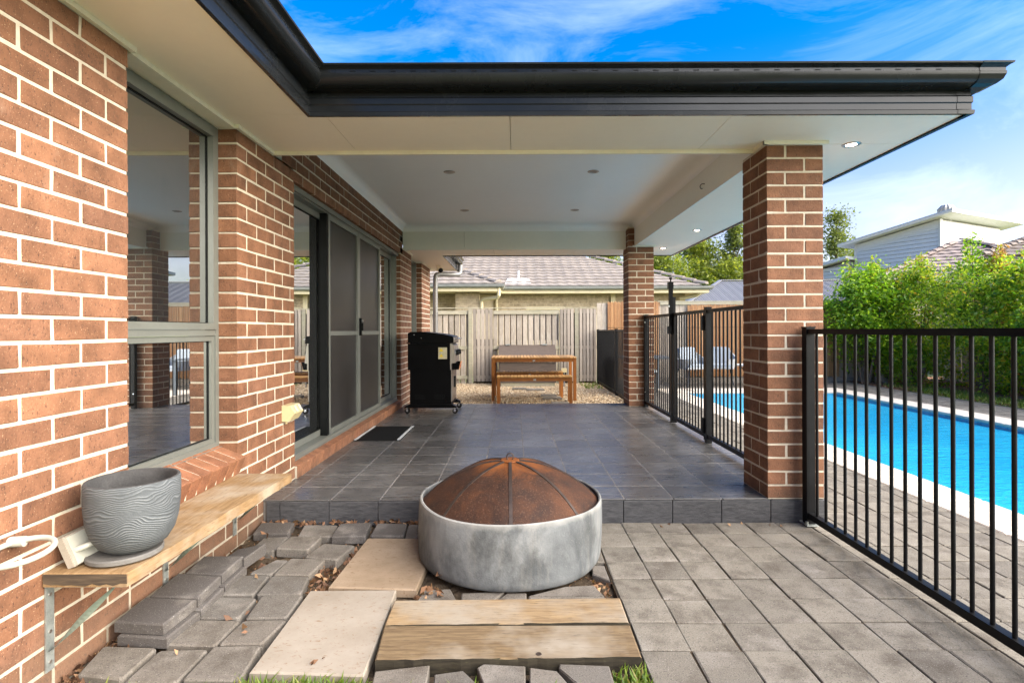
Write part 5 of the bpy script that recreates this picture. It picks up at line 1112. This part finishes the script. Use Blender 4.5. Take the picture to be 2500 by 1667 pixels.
part('roof_edge', MB().add([wpt(ra-0.04,r0-0.04,zt_(ra)+0.08),wpt(4.75,r0-0.04,zt_(4.75)+0.08),wpt(4.75,r0-0.04,zt_(4.75)+0.16),wpt(ra-0.04,r0-0.04,zt_(ra)+0.16),wpt(ra-0.04,rb,zt_(ra)+0.08),wpt(ra-0.04,rb,zt_(ra)+0.16)], [(0,1,2,3),(0,3,5,4)]), 'grey_soffit', wroof)
def whirly(p, s_=0.24):
    mb = MB().lathe([(0.0,0.30*s_/0.24),(s_*0.6,0.28*s_/0.24),(s_,0.17*s_/0.24),(s_*0.95,0.05*s_/0.24),(s_*0.6,0.0),(s_*0.6,-0.4)], p, 26); 
    mb.v = [(p[0]+(x-p[0])*(1+0.05*math.cos(13*math.atan2(y-p[1],x-p[0]))), p[1]+(y-p[1])*(1+0.05*math.cos(13*math.atan2(y-p[1],x-p[0]))), z) for x,y,z in mb.v]; part('roof_vent', mb, 'vent_metal', wroof)
q = wpt(0.2,1.0,6.95); whirly(q, 0.36); q = wpt(0.3,5.3,6.82); whirly(q, 0.34)
part('aerial', MB().tube([wpt(3.0,3,6.0), wpt(3.0,3,7.4)], 0.02, 6), 'grey_soffit', wroof)
part('lower_wing', MB().add([wpt(4.1,-0.6,0),wpt(6.2,-0.6,0),wpt(6.2,-0.6,4.55),wpt(4.1,-0.6,4.95),wpt(4.1,4,0),wpt(6.2,4,0),wpt(6.2,4,4.55),wpt(4.1,4,4.95)], [(0,1,2,3),(4,7,6,5),(0,4,5,1),(1,5,6,2),(2,6,7,3),(3,7,4,0)]), 'vent_metal', wh_)  # grey behind the board gaps, again painting their shadow lines
zz = 3.3
while zz < 4.7: quadslab([Vector(wpt(4.1,-0.6,zz))+n1v*0.03, Vector(wpt(6.2,-0.6,zz))+n1v*0.03, Vector(wpt(6.2,-0.6,zz+0.188)), Vector(wpt(4.1,-0.6,zz+0.188))], 'white_board', 'weatherboard', wh_, n1v); zz += 0.2
part('lower_roof', MB().add([wpt(4.0,-1.0,5.05),wpt(7.0,-1.0,4.55),wpt(7.0,4,4.55),wpt(4.0,4,5.05),wpt(4.0,-1.0,5.22),wpt(7.0,-1.0,4.72),wpt(7.0,4,4.72),wpt(4.0,4,5.22)], [(0,3,2,1),(4,5,6,7),(0,1,5,4),(1,2,6,5),(2,3,7,6),(3,0,4,7)]), 'white_fascia', wh_)
wn = part('window', MB().add([Vector(wpt(a,0,z))+n1v*k for k in (0.02,0.09) for a, z in ((1.55,4.0),(3.85,4.0),(3.85,4.55),(1.55,4.55))], [(3,2,1,0),(4,5,6,7),(0,1,5,4),(1,2,6,5),(2,3,7,6),(3,0,4,7)]), 'white_fascia', wh_)
for a0, a1 in ((1.62,2.65),(2.75,3.78)): part('pane', MB().add([Vector(wpt(a,0,z))+n1v*k for k in (0.085,0.095) for a, z in ((a0,4.0),(a1,4.0),(a1,4.48),(a0,4.48))], [(3,2,1,0),(4,5,6,7),(0,1,5,4),(1,2,6,5),(2,3,7,6),(3,0,4,7)]), 'far_glass', wn)
# brown tiled roof in front of it
bh = thing('brown_roof_house', 'low house with brown tiled hip roof just behind the hedge', 'house', (16.5, 20, 0))
ap = Vector((15.6,18.6,4.28)); e1 = Vector((10.9,16.9,2.45)); e2 = Vector((16.2,13.6,2.45)); e3 = Vector((22.5,19.5,2.45)); e4 = Vector((14.5,23.0,2.45))
ap2 = ap+(e3-e2).normalized()*1.6
brf = part('roof', MB().add([ap,e1,e2,ap2,e3,e4], [(0,1,2),(0,2,4,3),(0,3,4,5),(0,5,1)]), 'tile_brown', bh)
wt2 = wave_tile('brown_tile', 'tile_brown')
ed = (e2-e1).normalized(); L_ = (e2-e1).length; foot = (ap-e1).dot(ed); sl_ = (ap-(e1+ed*foot)); Ls = sl_.length
tiled_plane(brf, e1+sl_.normalized()*0.02, ed, sl_, int(Ls/0.325), lambda v: (foot*v/Ls, L_-(L_-foot)*v/Ls), wt2, 200, 'tile_brown')
ed = (e3-e2).normalized(); L2 = (e3-e2).length; foot2 = (ap-e2).dot(ed); sl2 = (ap-(e2+ed*foot2)); Ls2 = sl2.length
tiled_plane(brf, e2+sl2.normalized()*0.02, ed, sl2, int(Ls2/0.325), lambda v: (foot2*v/Ls2, L2*(1-v/Ls2)+(foot2+1.6)*v/Ls2), wt2, 90, 'tile_brown')
hip_caps(brf, e2+Vector((0,0,0.05)), ap+Vector((0,0,0.03)), 'tile_brown'); hip_caps(brf, e1+Vector((0,0,0.05)), ap+Vector((0,0,0.03)), 'tile_brown')
part('wall', MB().prism([(12,17.5),(16.3,15.0),(21,19.6),(15,22)], 0, 2.45), 'cream_paint', bh)
# darker roof at far right
dk = thing('dark_roof_house', 'house with dark brown tiled roof and gutter at the far right', 'house', (20, 15, 0))
drf = part('roof', MB().add([(11.9,13.6,3.02),(20,12.6,3.02),(20,16.0,4.6),(17.5,16.5,4.45)], [(0,1,2,3)]), 'tile_dark', dk)
wt3 = wave_tile('dark_tile', 'tile_dark')
xd = Vector((8.1,-1.0,0)).normalized(); sd2 = (Vector((17.5,16.5,4.45))-Vector((11.9,13.6,3.02))); u3 = sd2.dot(xd); sd2 = sd2-xd*u3; l3 = sd2.length
tiled_plane(drf, (11.9,13.6,3.05), xd, sd2, int(l3/0.325), lambda v: (u3*v/l3, 8.0), wt3, 150, 'tile_dark'); hip_caps(drf, (11.9,13.6,3.06), (17.5,16.5,4.50), 'tile_dark')
part('gutter', MB().bar((11.85,13.55,2.95),(20,12.55,2.95), 0.1, 0.11), 'gutter_metal', dk); part('wall', MB().prism([(12.6,14.2),(20,13.3),(20,18),(15.5,18)], 0, 2.9), 'roof_dark', dk)

# ------------------------------------------------------------------ foliage
def leaf_mesh(name, c, size, g_, up=0.35, aspect=0.45, fold=0.18):
    n_ = len(c); d = g_.normal(size=(n_,3)); d[:,2] = d[:,2]*0.7+up; d /= np.linalg.norm(d, axis=1)[:,None]
    r = g_.normal(size=(n_,3)); s_ = np.cross(d, r); s_ /= np.linalg.norm(s_, axis=1)[:,None]; nn = np.cross(s_, d)
    L_ = size*g_.uniform(0.65,1.35,(n_,1)); wd = L_*aspect
    p0 = c-d*L_*0.5; p1 = c+s_*wd*0.5+nn*L_*fold*0.5; p2 = c+d*L_*0.5; p3 = c-s_*wd*0.5+nn*L_*fold*0.5
    v = np.stack([p0,p1,p2,p3], 1).reshape(-1,3)
    me = bpy.data.meshes.new(name); me.vertices.add(len(v)); me.vertices.foreach_set('co', v.astype(np.float32).ravel())
    me.loops.add(n_*4); me.loops.foreach_set('vertex_index', np.arange(n_*4, dtype=np.int32)); me.polygons.add(n_); me.polygons.foreach_set('loop_start', np.arange(0, n_*4, 4, dtype=np.int32))
    me.update(calc_edges=True); me.validate(); return me
def shrub(name, label, x, y, h, rx, ry, seed, nleaf=9000, m='hedge_leaf', size=0.075, shoots=6, group='hedge shrubs along the right boundary', low=0.12):
    g_ = np.random.default_rng(seed); t_ = thing(name, label, 'shrub', (x, y, 0), group)
    ncl = 105; th = g_.uniform(0, 2*np.pi, ncl); zz_ = low+(h-low)*g_.uniform(0,1,ncl)**0.85; q = (zz_-low)/(h-low)
    rad = np.sqrt(np.clip(1-(np.clip(q-0.55,0,1)/0.47)**2, 0.02, 1))*(0.75+0.25*np.minimum(1, q/0.2))*g_.uniform(0.55,1.08,ncl)
    cc = np.stack([x+rx*rad*np.cos(th), y+ry*rad*np.sin(th), zz_], 1)
    k = g_.integers(0, ncl, nleaf); sc_ = g_.uniform(0.09,0.20,ncl)
    pts_ = cc[k]+g_.normal(size=(nleaf,3))*sc_[k][:,None]*np.array([1,1,0.8]); pts_[:,2] = np.maximum(pts_[:,2], 0.04)
    o = link('foliage', leaf_mesh('foliage', pts_, size, g_), m, t_, kind=None)
    if shoots:
        sp_ = []
        for i in range(shoots):
            a = g_.uniform(0, 6.28); bx_, by_ = x+rx*0.6*math.cos(a)*g_.uniform(0.1,1), y+ry*0.6*math.sin(a)*g_.uniform(0.1,1); hh = g_.uniform(0.2,0.55); ln = g_.normal(size=2)*0.06
            for s_ in np.linspace(0, 1, 26): sp_.append((bx_+ln[0]*s_+g_.normal()*0.05*(1.1-s_*0.8), by_+ln[1]*s_+g_.normal()*0.05*(1.1-s_*0.8), h-0.15+hh*s_))
        link('shoots', leaf_mesh('shoots', np.array(sp_), size*0.95, g_, up=1.0), 'new_shoot', t_, kind='stuff')
    mb = MB()
    for i in range(5):
        a = g_.uniform(0,6.28); mb.tube([(x+0.06*math.cos(a),y+0.06*math.sin(a),-0.05),(x+0.2*math.cos(a),y+0.2*math.sin(a),h*0.4),(x+rx*0.5*math.cos(a),y+ry*0.5*math.sin(a),h*0.85)], [0.022,0.016,0.006], 6)
    part('stem', mb, 'trunk', t_); return t_
shrub('hedge_shrub', 'bright green shrub in the corner, nearest the near pillar', 7.72, 11.72, 2.42, 0.72, 0.55, 1, 9000, 'hedge_green', 0.085, 5, low=0.55)
shrub('hedge_shrub', 'yellow-green shrub with small rock beneath, second from the corner', 8.72, 11.55, 2.42, 0.72, 0.75, 2, 10000, 'hedge_leaf', 0.075, 10, low=0.25)
shrub('hedge_shrub', 'shrub with the tallest upright shoots in the hedge', 9.25, 10.5, 2.48, 0.85, 0.85, 3, 11000, 'hedge_leaf', 0.075, 8)
shrub('hedge_shrub', 'dense hedge shrub, fourth from the corner', 9.3, 9.45, 2.30, 0.9, 0.8, 4, 12000, 'hedge_leaf', 0.075, 8)
shrub('hedge_shrub', 'dense hedge shrub at the right edge of the picture', 9.35, 8.4, 2.38, 0.95, 0.8, 5, 12000, 'hedge_green', 0.075, 8)
shrub('hedge_shrub', 'hedge shrub beyond the right edge, next to the lawn strip', 9.4, 7.3, 2.35, 0.95, 0.8, 6, 8000, 'hedge_leaf', 0.075, 5)
shrub('hedge_shrub', 'hedge shrub well beyond the right edge', 9.4, 6.2, 2.3, 0.95, 0.8, 7, 7000, 'hedge_green', 0.075, 5)
shrub('hedge_shrub', 'leafy shrub filling the gap behind the first two corner shrubs', 8.3, 11.95, 2.15, 0.55, 0.3, 31, 6000, 'hedge_leaf', 0.08, 3, low=0.3)
shrub('hedge_shrub', 'low leafy plant with bluish green leaves beside the rock', 8.35, 11.15, 0.85, 0.35, 0.3, 8, 1800, 'hedge_green', 0.06, 0, low=0.05)
g_ = np.random.default_rng(77)
def shoot_plant(label, x, y, z0, z1, w_, m, seed, n_=420):
    gg = np.random.default_rng(seed); t_ = thing('upright_shoot', label, 'shoot', (x, y, 0), 'tall shoots above the hedge'); s_ = gg.uniform(0,1,n_); k = gg.integers(0,5,n_); an = k*1.256
    rr = w_*(1-s_*0.55); sway = np.stack([np.cos(an), np.sin(an)],1)*rr[:,None]*0.7
    p_ = np.stack([x+sway[:,0]+gg.normal(size=n_)*0.05, y+sway[:,1]+gg.normal(size=n_)*0.05, z0+(z1-z0)*s_*(0.75+0.06*k)], 1); link('foliage', leaf_mesh('foliage', p_, 0.08, gg, up=0.9), m, t_)
    part('stem', MB().tube([(x,y,0.4),(x,y,z0),(x,y,z1-0.05)], [0.02,0.012,0.004], 6), 'trunk', t_)
shoot_plant('tall bright green shoot rising highest above the hedge', 9.12, 10.6, 2.2, 3.12, 0.22, 'hedge_green', 5)
shoot_plant('reddish new shoot just right of the tallest green shoot', 9.45, 10.35, 2.2, 2.85, 0.13, 'red_shoot', 6, 200)
shoot_plant('green and reddish shoot left of the tallest one', 8.75, 11.45, 2.1, 2.85, 0.16, 'new_shoot', 8, 260)
shoot_plant('yellowish shoot above the corner shrub', 8.0, 11.8, 2.1, 2.72, 0.16, 'new_shoot', 9, 260)
def tree(name, label, x, y, h, rx, seed, n_=9000, m='gum_leaf', size=0.3, open_=0.0, z_low=0.25, group='trees beyond the houses'):
    gg = np.random.default_rng(seed); t_ = thing(name, label, 'tree', (x, y, 0), group); ncl = 70
    q = gg.uniform(0,1,ncl)**0.8; zc = h*(z_low+(1-z_low)*q); prof = np.sin(np.pi*np.clip(q*0.78+0.20,0,1))**0.8; an = gg.uniform(0,6.28,ncl); rr = rx*prof*gg.uniform(0.1,1.0,ncl)
    cc = np.stack([x+rr*np.cos(an), y+rr*np.sin(an), zc],1); k = gg.integers(0,ncl,n_); sc_ = gg.uniform(0.35,0.8,ncl)*(1-open_)*h/9
    p_ = cc[k]+gg.normal(size=(n_,3))*sc_[k][:,None]*np.array([1,1,0.65]); link('crown', leaf_mesh('crown', p_, size, gg, up=-0.1, aspect=0.4), m, t_)
    mb = MB().tube([(x,y,0),(x+0.1,y,h*0.3),(x-0.05,y,h*0.6),(x,y,h*0.95)], [h*0.02,h*0.015,h*0.010,h*0.003], 8)
    for i in range(0, ncl, 4): b0 = (x, y, max(h*0.15, zc[i]-rr[i]*0.9-0.4)); mb.tube([b0, tuple((np.array(b0)+cc[i])/2+np.array([0,0,0.15])), tuple(cc[i])], [h*0.007,h*0.005,h*0.002], 5)
    part('trunk', mb, 'trunk', t_)
tree('gum_tree', 'rounded yellow-green tree behind the cream house roof', 11.8, 35, 7.0, 2.9, 11, 15000, 'gum_leaf', 0.22)
tree('gum_tree', 'green tree peeking between the far pillar and the rounded tree', 8.7, 33, 6.2, 2.2, 12, 9000, 'gum_leaf', 0.22)
tree('gum_tree', 'slender dark tree with open crown, left of the near pillar', 14.1, 34, 7.9, 0.95, 13, 5200, 'dark_gum_leaf', 0.2, 0.45, 0.2)
tree('gum_tree', 'thin wispy tree almost touching the near pillar', 15.25, 34, 6.6, 0.75, 14, 2600, 'dark_gum_leaf', 0.2, 0.45, 0.2)
tree('gum_tree', 'low bushy tree behind the grey metal roof', 13.4, 33, 5.2, 2.4, 15, 9000, 'gum_leaf', 0.2)
tree('gum_tree', 'tall thin tree just right of the near pillar', 20.6, 34, 8.6, 1.0, 16, 5200, 'dark_gum_leaf', 0.2, 0.3, 0.15)
tree('gum_tree', 'distant bushy tree behind the white house wing', 23.6, 37, 6.9, 1.3, 17, 5200, 'dark_gum_leaf', 0.2, 0.2)
tree('gum_tree', 'green treetop above the cream roof, left of the far pillar', 5.6, 34, 6.1, 2.4, 18, 8000, 'gum_leaf', 0.22)
tree('gum_tree', 'tree left of the cream house, seen in the door glass', -9.0, 30, 7.0, 3.0, 19, 8000, 'gum_leaf', 0.25)
for i, (x, y) in enumerate(((30,60),(38,58),(46,62),(-20,60))): tree('gum_tree', ['distant tree far right behind the houses, left one','distant tree far right behind the houses, middle one','distant tree far right behind the houses, right one','distant tree far left behind the houses'][i], x, y, 7, 4, 30+i, 5000, 'gum_leaf', 0.4)
# rock with small figure
rk = thing('garden_rock', 'tan garden rock with small rounded stone on top beside the hedge', 'rock', (8.05, 11.75, 0))
def lump(c, r, seed):
    gg = random.Random(seed); mb = MB(); nlat, nlon = 7, 10; vv = []
    for i in range(nlat+1):
        for j in range(nlon):
            a, b = math.pi*i/nlat, 2*math.pi*j/nlon; k = 1+(gg.uniform(-.18,.18) if 0 < i < nlat else 0); vv.append((c[0]+r[0]*k*math.sin(a)*math.cos(b), c[1]+r[1]*k*math.sin(a)*math.sin(b), c[2]+r[2]*k*math.cos(a)))
    return mb.add(vv, [(i*nlon+j, i*nlon+(j+1)%nlon, (i+1)*nlon+(j+1)%nlon, (i+1)*nlon+j) for i in range(nlat) for j in range(nlon)])
part('boulder', lump((8.05,11.75,0.11), (0.10,0.10,0.13), 1), 'rock', rk); part('top_stone', lump((8.0,11.73,0.275), (0.05,0.05,0.05), 2), 'rock', rk); part('foot_stone', lump((8.12,11.66,0.06), (0.06,0.05,0.07), 3), 'rock', rk)

# ------------------------------------------------------------------ grass, leaf litter
def grass(name, label, pts_, hmin, hmax, seed, m='grass_blade', wd=0.0045):
    gg = np.random.default_rng(seed); n_ = len(pts_); h = gg.uniform(hmin,hmax,(n_,1)); an = gg.uniform(0,6.28,n_); d = np.stack([np.cos(an),np.sin(an),np.zeros(n_)],1); s_ = np.stack([-np.sin(an),np.cos(an),np.zeros(n_)],1)*wd; bend = gg.uniform(0.1,0.75,(n_,1)); upv = np.array([0,0,1.0])
    p0 = pts_; p1 = p0+upv*h*0.55+d*h*bend*0.3; p2 = p0+upv*h*(1-bend*0.35)+d*h*bend
    v = np.stack([p0-s_, p0+s_, p1+s_*0.8, p1-s_*0.8, p2],1).reshape(-1,3); f = []
    b = np.arange(n_)*5; fs = [tuple(x) for x in np.stack([b,b+1,b+2,b+3],1).tolist()]+[tuple(x) for x in np.stack([b+3,b+2,b+4],1).tolist()]
    me = bpy.data.meshes.new(name); me.from_pydata(v.tolist(), [], fs); o = link(name, me, m, kind='stuff'); o['label'] = label; o['category'] = 'grass'; return o
gg = np.random.default_rng(9)
def scat(n_, xr, yr, z, g=gg): return np.stack([g.uniform(*xr,n_), g.uniform(*yr,n_), np.full(n_, z)],1)
front = np.concatenate([scat(900,(-0.96,-0.50),(1.70,1.80),-0.03), scat(260,(-1.5,-0.95),(1.66,1.77),-0.03), scat(200,(0.34,0.46),(1.70,1.86),-0.03), scat(90,(0.46,1.7),(1.60,1.665),0.0), scat(60,(-0.5,0.35),(1.66,1.76),-0.01), scat(3500,(-1.5,1.7),(0.4,1.62),-0.034)])
grass('grass', 'short green lawn grass along the bottom edge', front, 0.03, 0.085, 1)
grass('hedge_lawn', 'narrow strip of lawn between paving and hedge', np.concatenate([scat(9000,(7.56,8.25),(2.0,10.3),0.0), scat(400,(7.6,8.5),(9.5,11.2),0.01)]), 0.04, 0.10, 2, wd=0.008)
grass('gravel_weeds', 'small weeds at the foot of the black fence on gravel', np.concatenate([scat(160,(1.45,1.85),(11.0,12.0),-0.02)]), 0.04, 0.09, 3, wd=0.006)
# soil between turf and hedge strip
struct('lawn_strip', MB().prism([(7.56,0.5),(8.2,0.5),(8.2,10.2),(7.56,10.2)], -0.04, 0.008), 'turf_soil')
def litter(name, label, pts_, size, seed, m='dry_leaf'):
    gg = np.random.default_rng(seed); me = leaf_mesh(name, pts_, size, gg, up=0.05, aspect=0.5, fold=0.45); o = link(name, me, m, kind='stuff'); o['label'] = label; o['category'] = 'leaf litter'
gg2 = np.random.default_rng(12)
lit = np.concatenate([scat(170,(-1.55,-0.5),(3.262,3.302),0.012,gg2)+gg2.normal(size=(170,3))*np.array([0,0.004,0.007]), scat(60,(-0.93,-0.86),(2.45,2.95),-0.012,gg2), scat(40,(-1.0,-0.92),(2.4,2.75),-0.01,gg2), scat(45,(-1.56,-1.45),(1.75,2.05),0.0,gg2), scat(14,(-0.46,-0.34),(2.32,2.5),0.004,gg2), scat(22,(0.36,0.455),(2.36,2.56),-0.008,gg2), scat(14,(-1.33,-1.29),(2.1,2.35),-0.005,gg2), scat(16,(-1.40,-1.25),(2.62,2.9),0.0,gg2), scat(20,(-1.55,-1.44),(2.6,3.0),0.0,gg2), scat(30,(0.3,0.46),(1.70,1.88),-0.02,gg2), scat(9,(-1.5,-1.0),(1.8,3.2),0.028,gg2), scat(6,(0.5,1.7),(3.2,3.29),0.006,gg2)])
litter('leaf_litter', 'dry brown leaves caught along the step and between pavers', lit, 0.036, 3)
litter('fine_litter', 'fine bark and twig scraps between the loose pavers', np.concatenate([scat(900,(-1.56,-0.86),(1.75,3.25),-0.014,gg2), scat(350,(0.2,0.46),(1.7,2.7),-0.018,gg2), scat(250,(-1.57,-1.5),(1.7,2.1),-0.004,gg2)]), 0.014, 5)
litter('mulch_chips', 'brown bark chips covering the bed under the hedge', scat(5000,(7.56,9.6),(8.0,12.2),0.02,gg2), 0.04, 6)
for i, (x, y, z, s_) in enumerate(((-0.70,1.885,0.036,0.05), (-0.40,2.42,0.035,0.07), (-0.33,2.40,0.03,0.065), (-0.37,2.52,0.045,0.06))):
    gg = np.random.default_rng(60+i); c = np.repeat([[x,y,z-0.008]], 3, 0)+gg.normal(size=(3,3))*np.array([0.012,0.010,0.002]); o = link('dead_leaf', leaf_mesh('dead_leaf', c, s_*0.6, gg, up=-0.0, aspect=0.5, fold=0.3), 'dry_leaf')
    tag(o, ['curled dead leaf on the pale travertine slab','large dead leaf between slab and boards, left one','large dead leaf between slab and boards, right one','dead leaf clump against the left foot of the fire pit'][i], 'leaf', 'dead leaves')

# ------------------------------------------------------------------ pool-side furniture
def rope_chair(label, x, y, rz):
    t_ = thing('rope_chair', label, 'chair', (x, y, 0.0), 'grey rope chairs by the pool'); ca, sa = math.cos(rz), math.sin(rz)
    def T(p): return (x+p[0]*ca-p[1]*sa, y+p[0]*sa+p[1]*ca, p[2])
    def pt(nm, mb, m, sm=False): mb.v = [T(v) for v in mb.v]; return part(nm, mb, m, t_, sm)
    pt('seat', MB().prism([(-0.25,-0.25),(0.25,-0.25),(0.28,0.0),(0.22,0.25),(-0.22,0.25),(-0.28,0.0)], 0.37, 0.41, 0.01), 'rope'); pt('seat_cushion', MB().prism([(-0.23,-0.24),(0.23,-0.24),(0.23,0.20),(-0.23,0.20)], 0.412, 0.475, 0.02), 'cushion')
    # wrapped back and arm shell, open at the front (-y)
    mb = MB(); n_ = 24; vv = []
    for i in range(n_+1):
        a = R(-60)+R(300)*i/n_; ux, uy = math.cos(a), math.sin(a); back = max(0, uy); top = 0.58+0.24*back**1.5
        for r_, z in ((0.27,0.40),(0.31,top),(0.33,top),(0.29,0.40)): vv.append((r_*ux, r_*uy*0.95, z))
    fs = []
    for i in range(n_):
        for k in range(4): fs.append((4*i+k, 4*i+(k+1)%4, 4*i+4+(k+1)%4, 4*i+4+k))
    # leave the shell's front open between the arms
    keep = [f for f in fs]
    pt('back_shell', mb.add(vv, keep), 'rope', True)
    for sx, sy in ((-1,-1),(1,-1),(-1,1),(1,1)): pt('leg', MB().tube([(0.20*sx,0.20*sy,0.37),(0.27*sx,0.27*sy,0.0)], [0.016,0.010], 8), 'dark_metal_leg', True)
    mbp = MB().prism([(-0.2,-0.04),(0.2,-0.04),(0.2,0.05),(-0.2,0.05)], 0.0, 0.36, 0.03); mbp.v = [(vx, vy*0.7+0.12+(vz*0.25), vz*0.95+0.48) for vx,vy,vz in mbp.v]; pt('back_cushion', mbp, 'cushion')
rope_chair('light grey rope chair by the pool, left of the two', 3.78, 11.35, R(15)); rope_chair('light grey rope chair by the pool, right of the two', 4.42, 11.45, R(-20))
tb = thing('side_table', 'small white side table with crossed dark legs beside the pool chairs', 'table', (5.05, 11.4, 0))
part('top', MB().lathe([(0.0,0.425),(0.30,0.425),(0.305,0.44),(0.30,0.455),(0.0,0.455)], (5.05,11.4,0), 28), 'white_board', tb)
for a in range(0, 360, 120): part('leg', MB().tube([(5.05+0.22*math.cos(R(a+30)),11.4+0.22*math.sin(R(a+30)),0.425),(5.05-0.2*math.cos(R(a+30)),11.4-0.2*math.sin(R(a+30)),0.0)], 0.012, 8), 'dark_metal_leg', tb)
pt_ = thing('patio_table', 'slate grey metal table standing by the pool fence', 'table', (2.6, 10.4, 0))
part('top', MB().box(2.02,2.98,9.9,10.9,0.655,0.685), 'patio_metal', pt_)
for lx in (2.05,2.90):
    for ly in (9.93,10.82): part('leg', MB().box(lx,lx+0.05,ly,ly+0.05,0,0.654), 'patio_metal', pt_)
pc = thing('patio_chair', 'dark chair with white cushion pushed under the grey patio table', 'chair', (2.5, 10.35, 0))
part('seat', MB().box(2.25,2.72,10.1,10.55,0.36,0.39), 'dark_metal_leg', pc); part('cushion', MB().prism([(2.26,10.11),(2.71,10.11),(2.71,10.54),(2.26,10.54)], 0.391, 0.44, 0.015), 'white_board', pc); part('backrest', MB().box(2.27,2.70,10.55,10.58,0.45,0.62), 'dark_metal_leg', pc)
for lx in (2.26,2.68):
    for ly in (10.11,10.52): part('leg', MB().box(lx,lx+0.03,ly,ly+0.03,0,0.359), 'dark_metal_leg', pc)
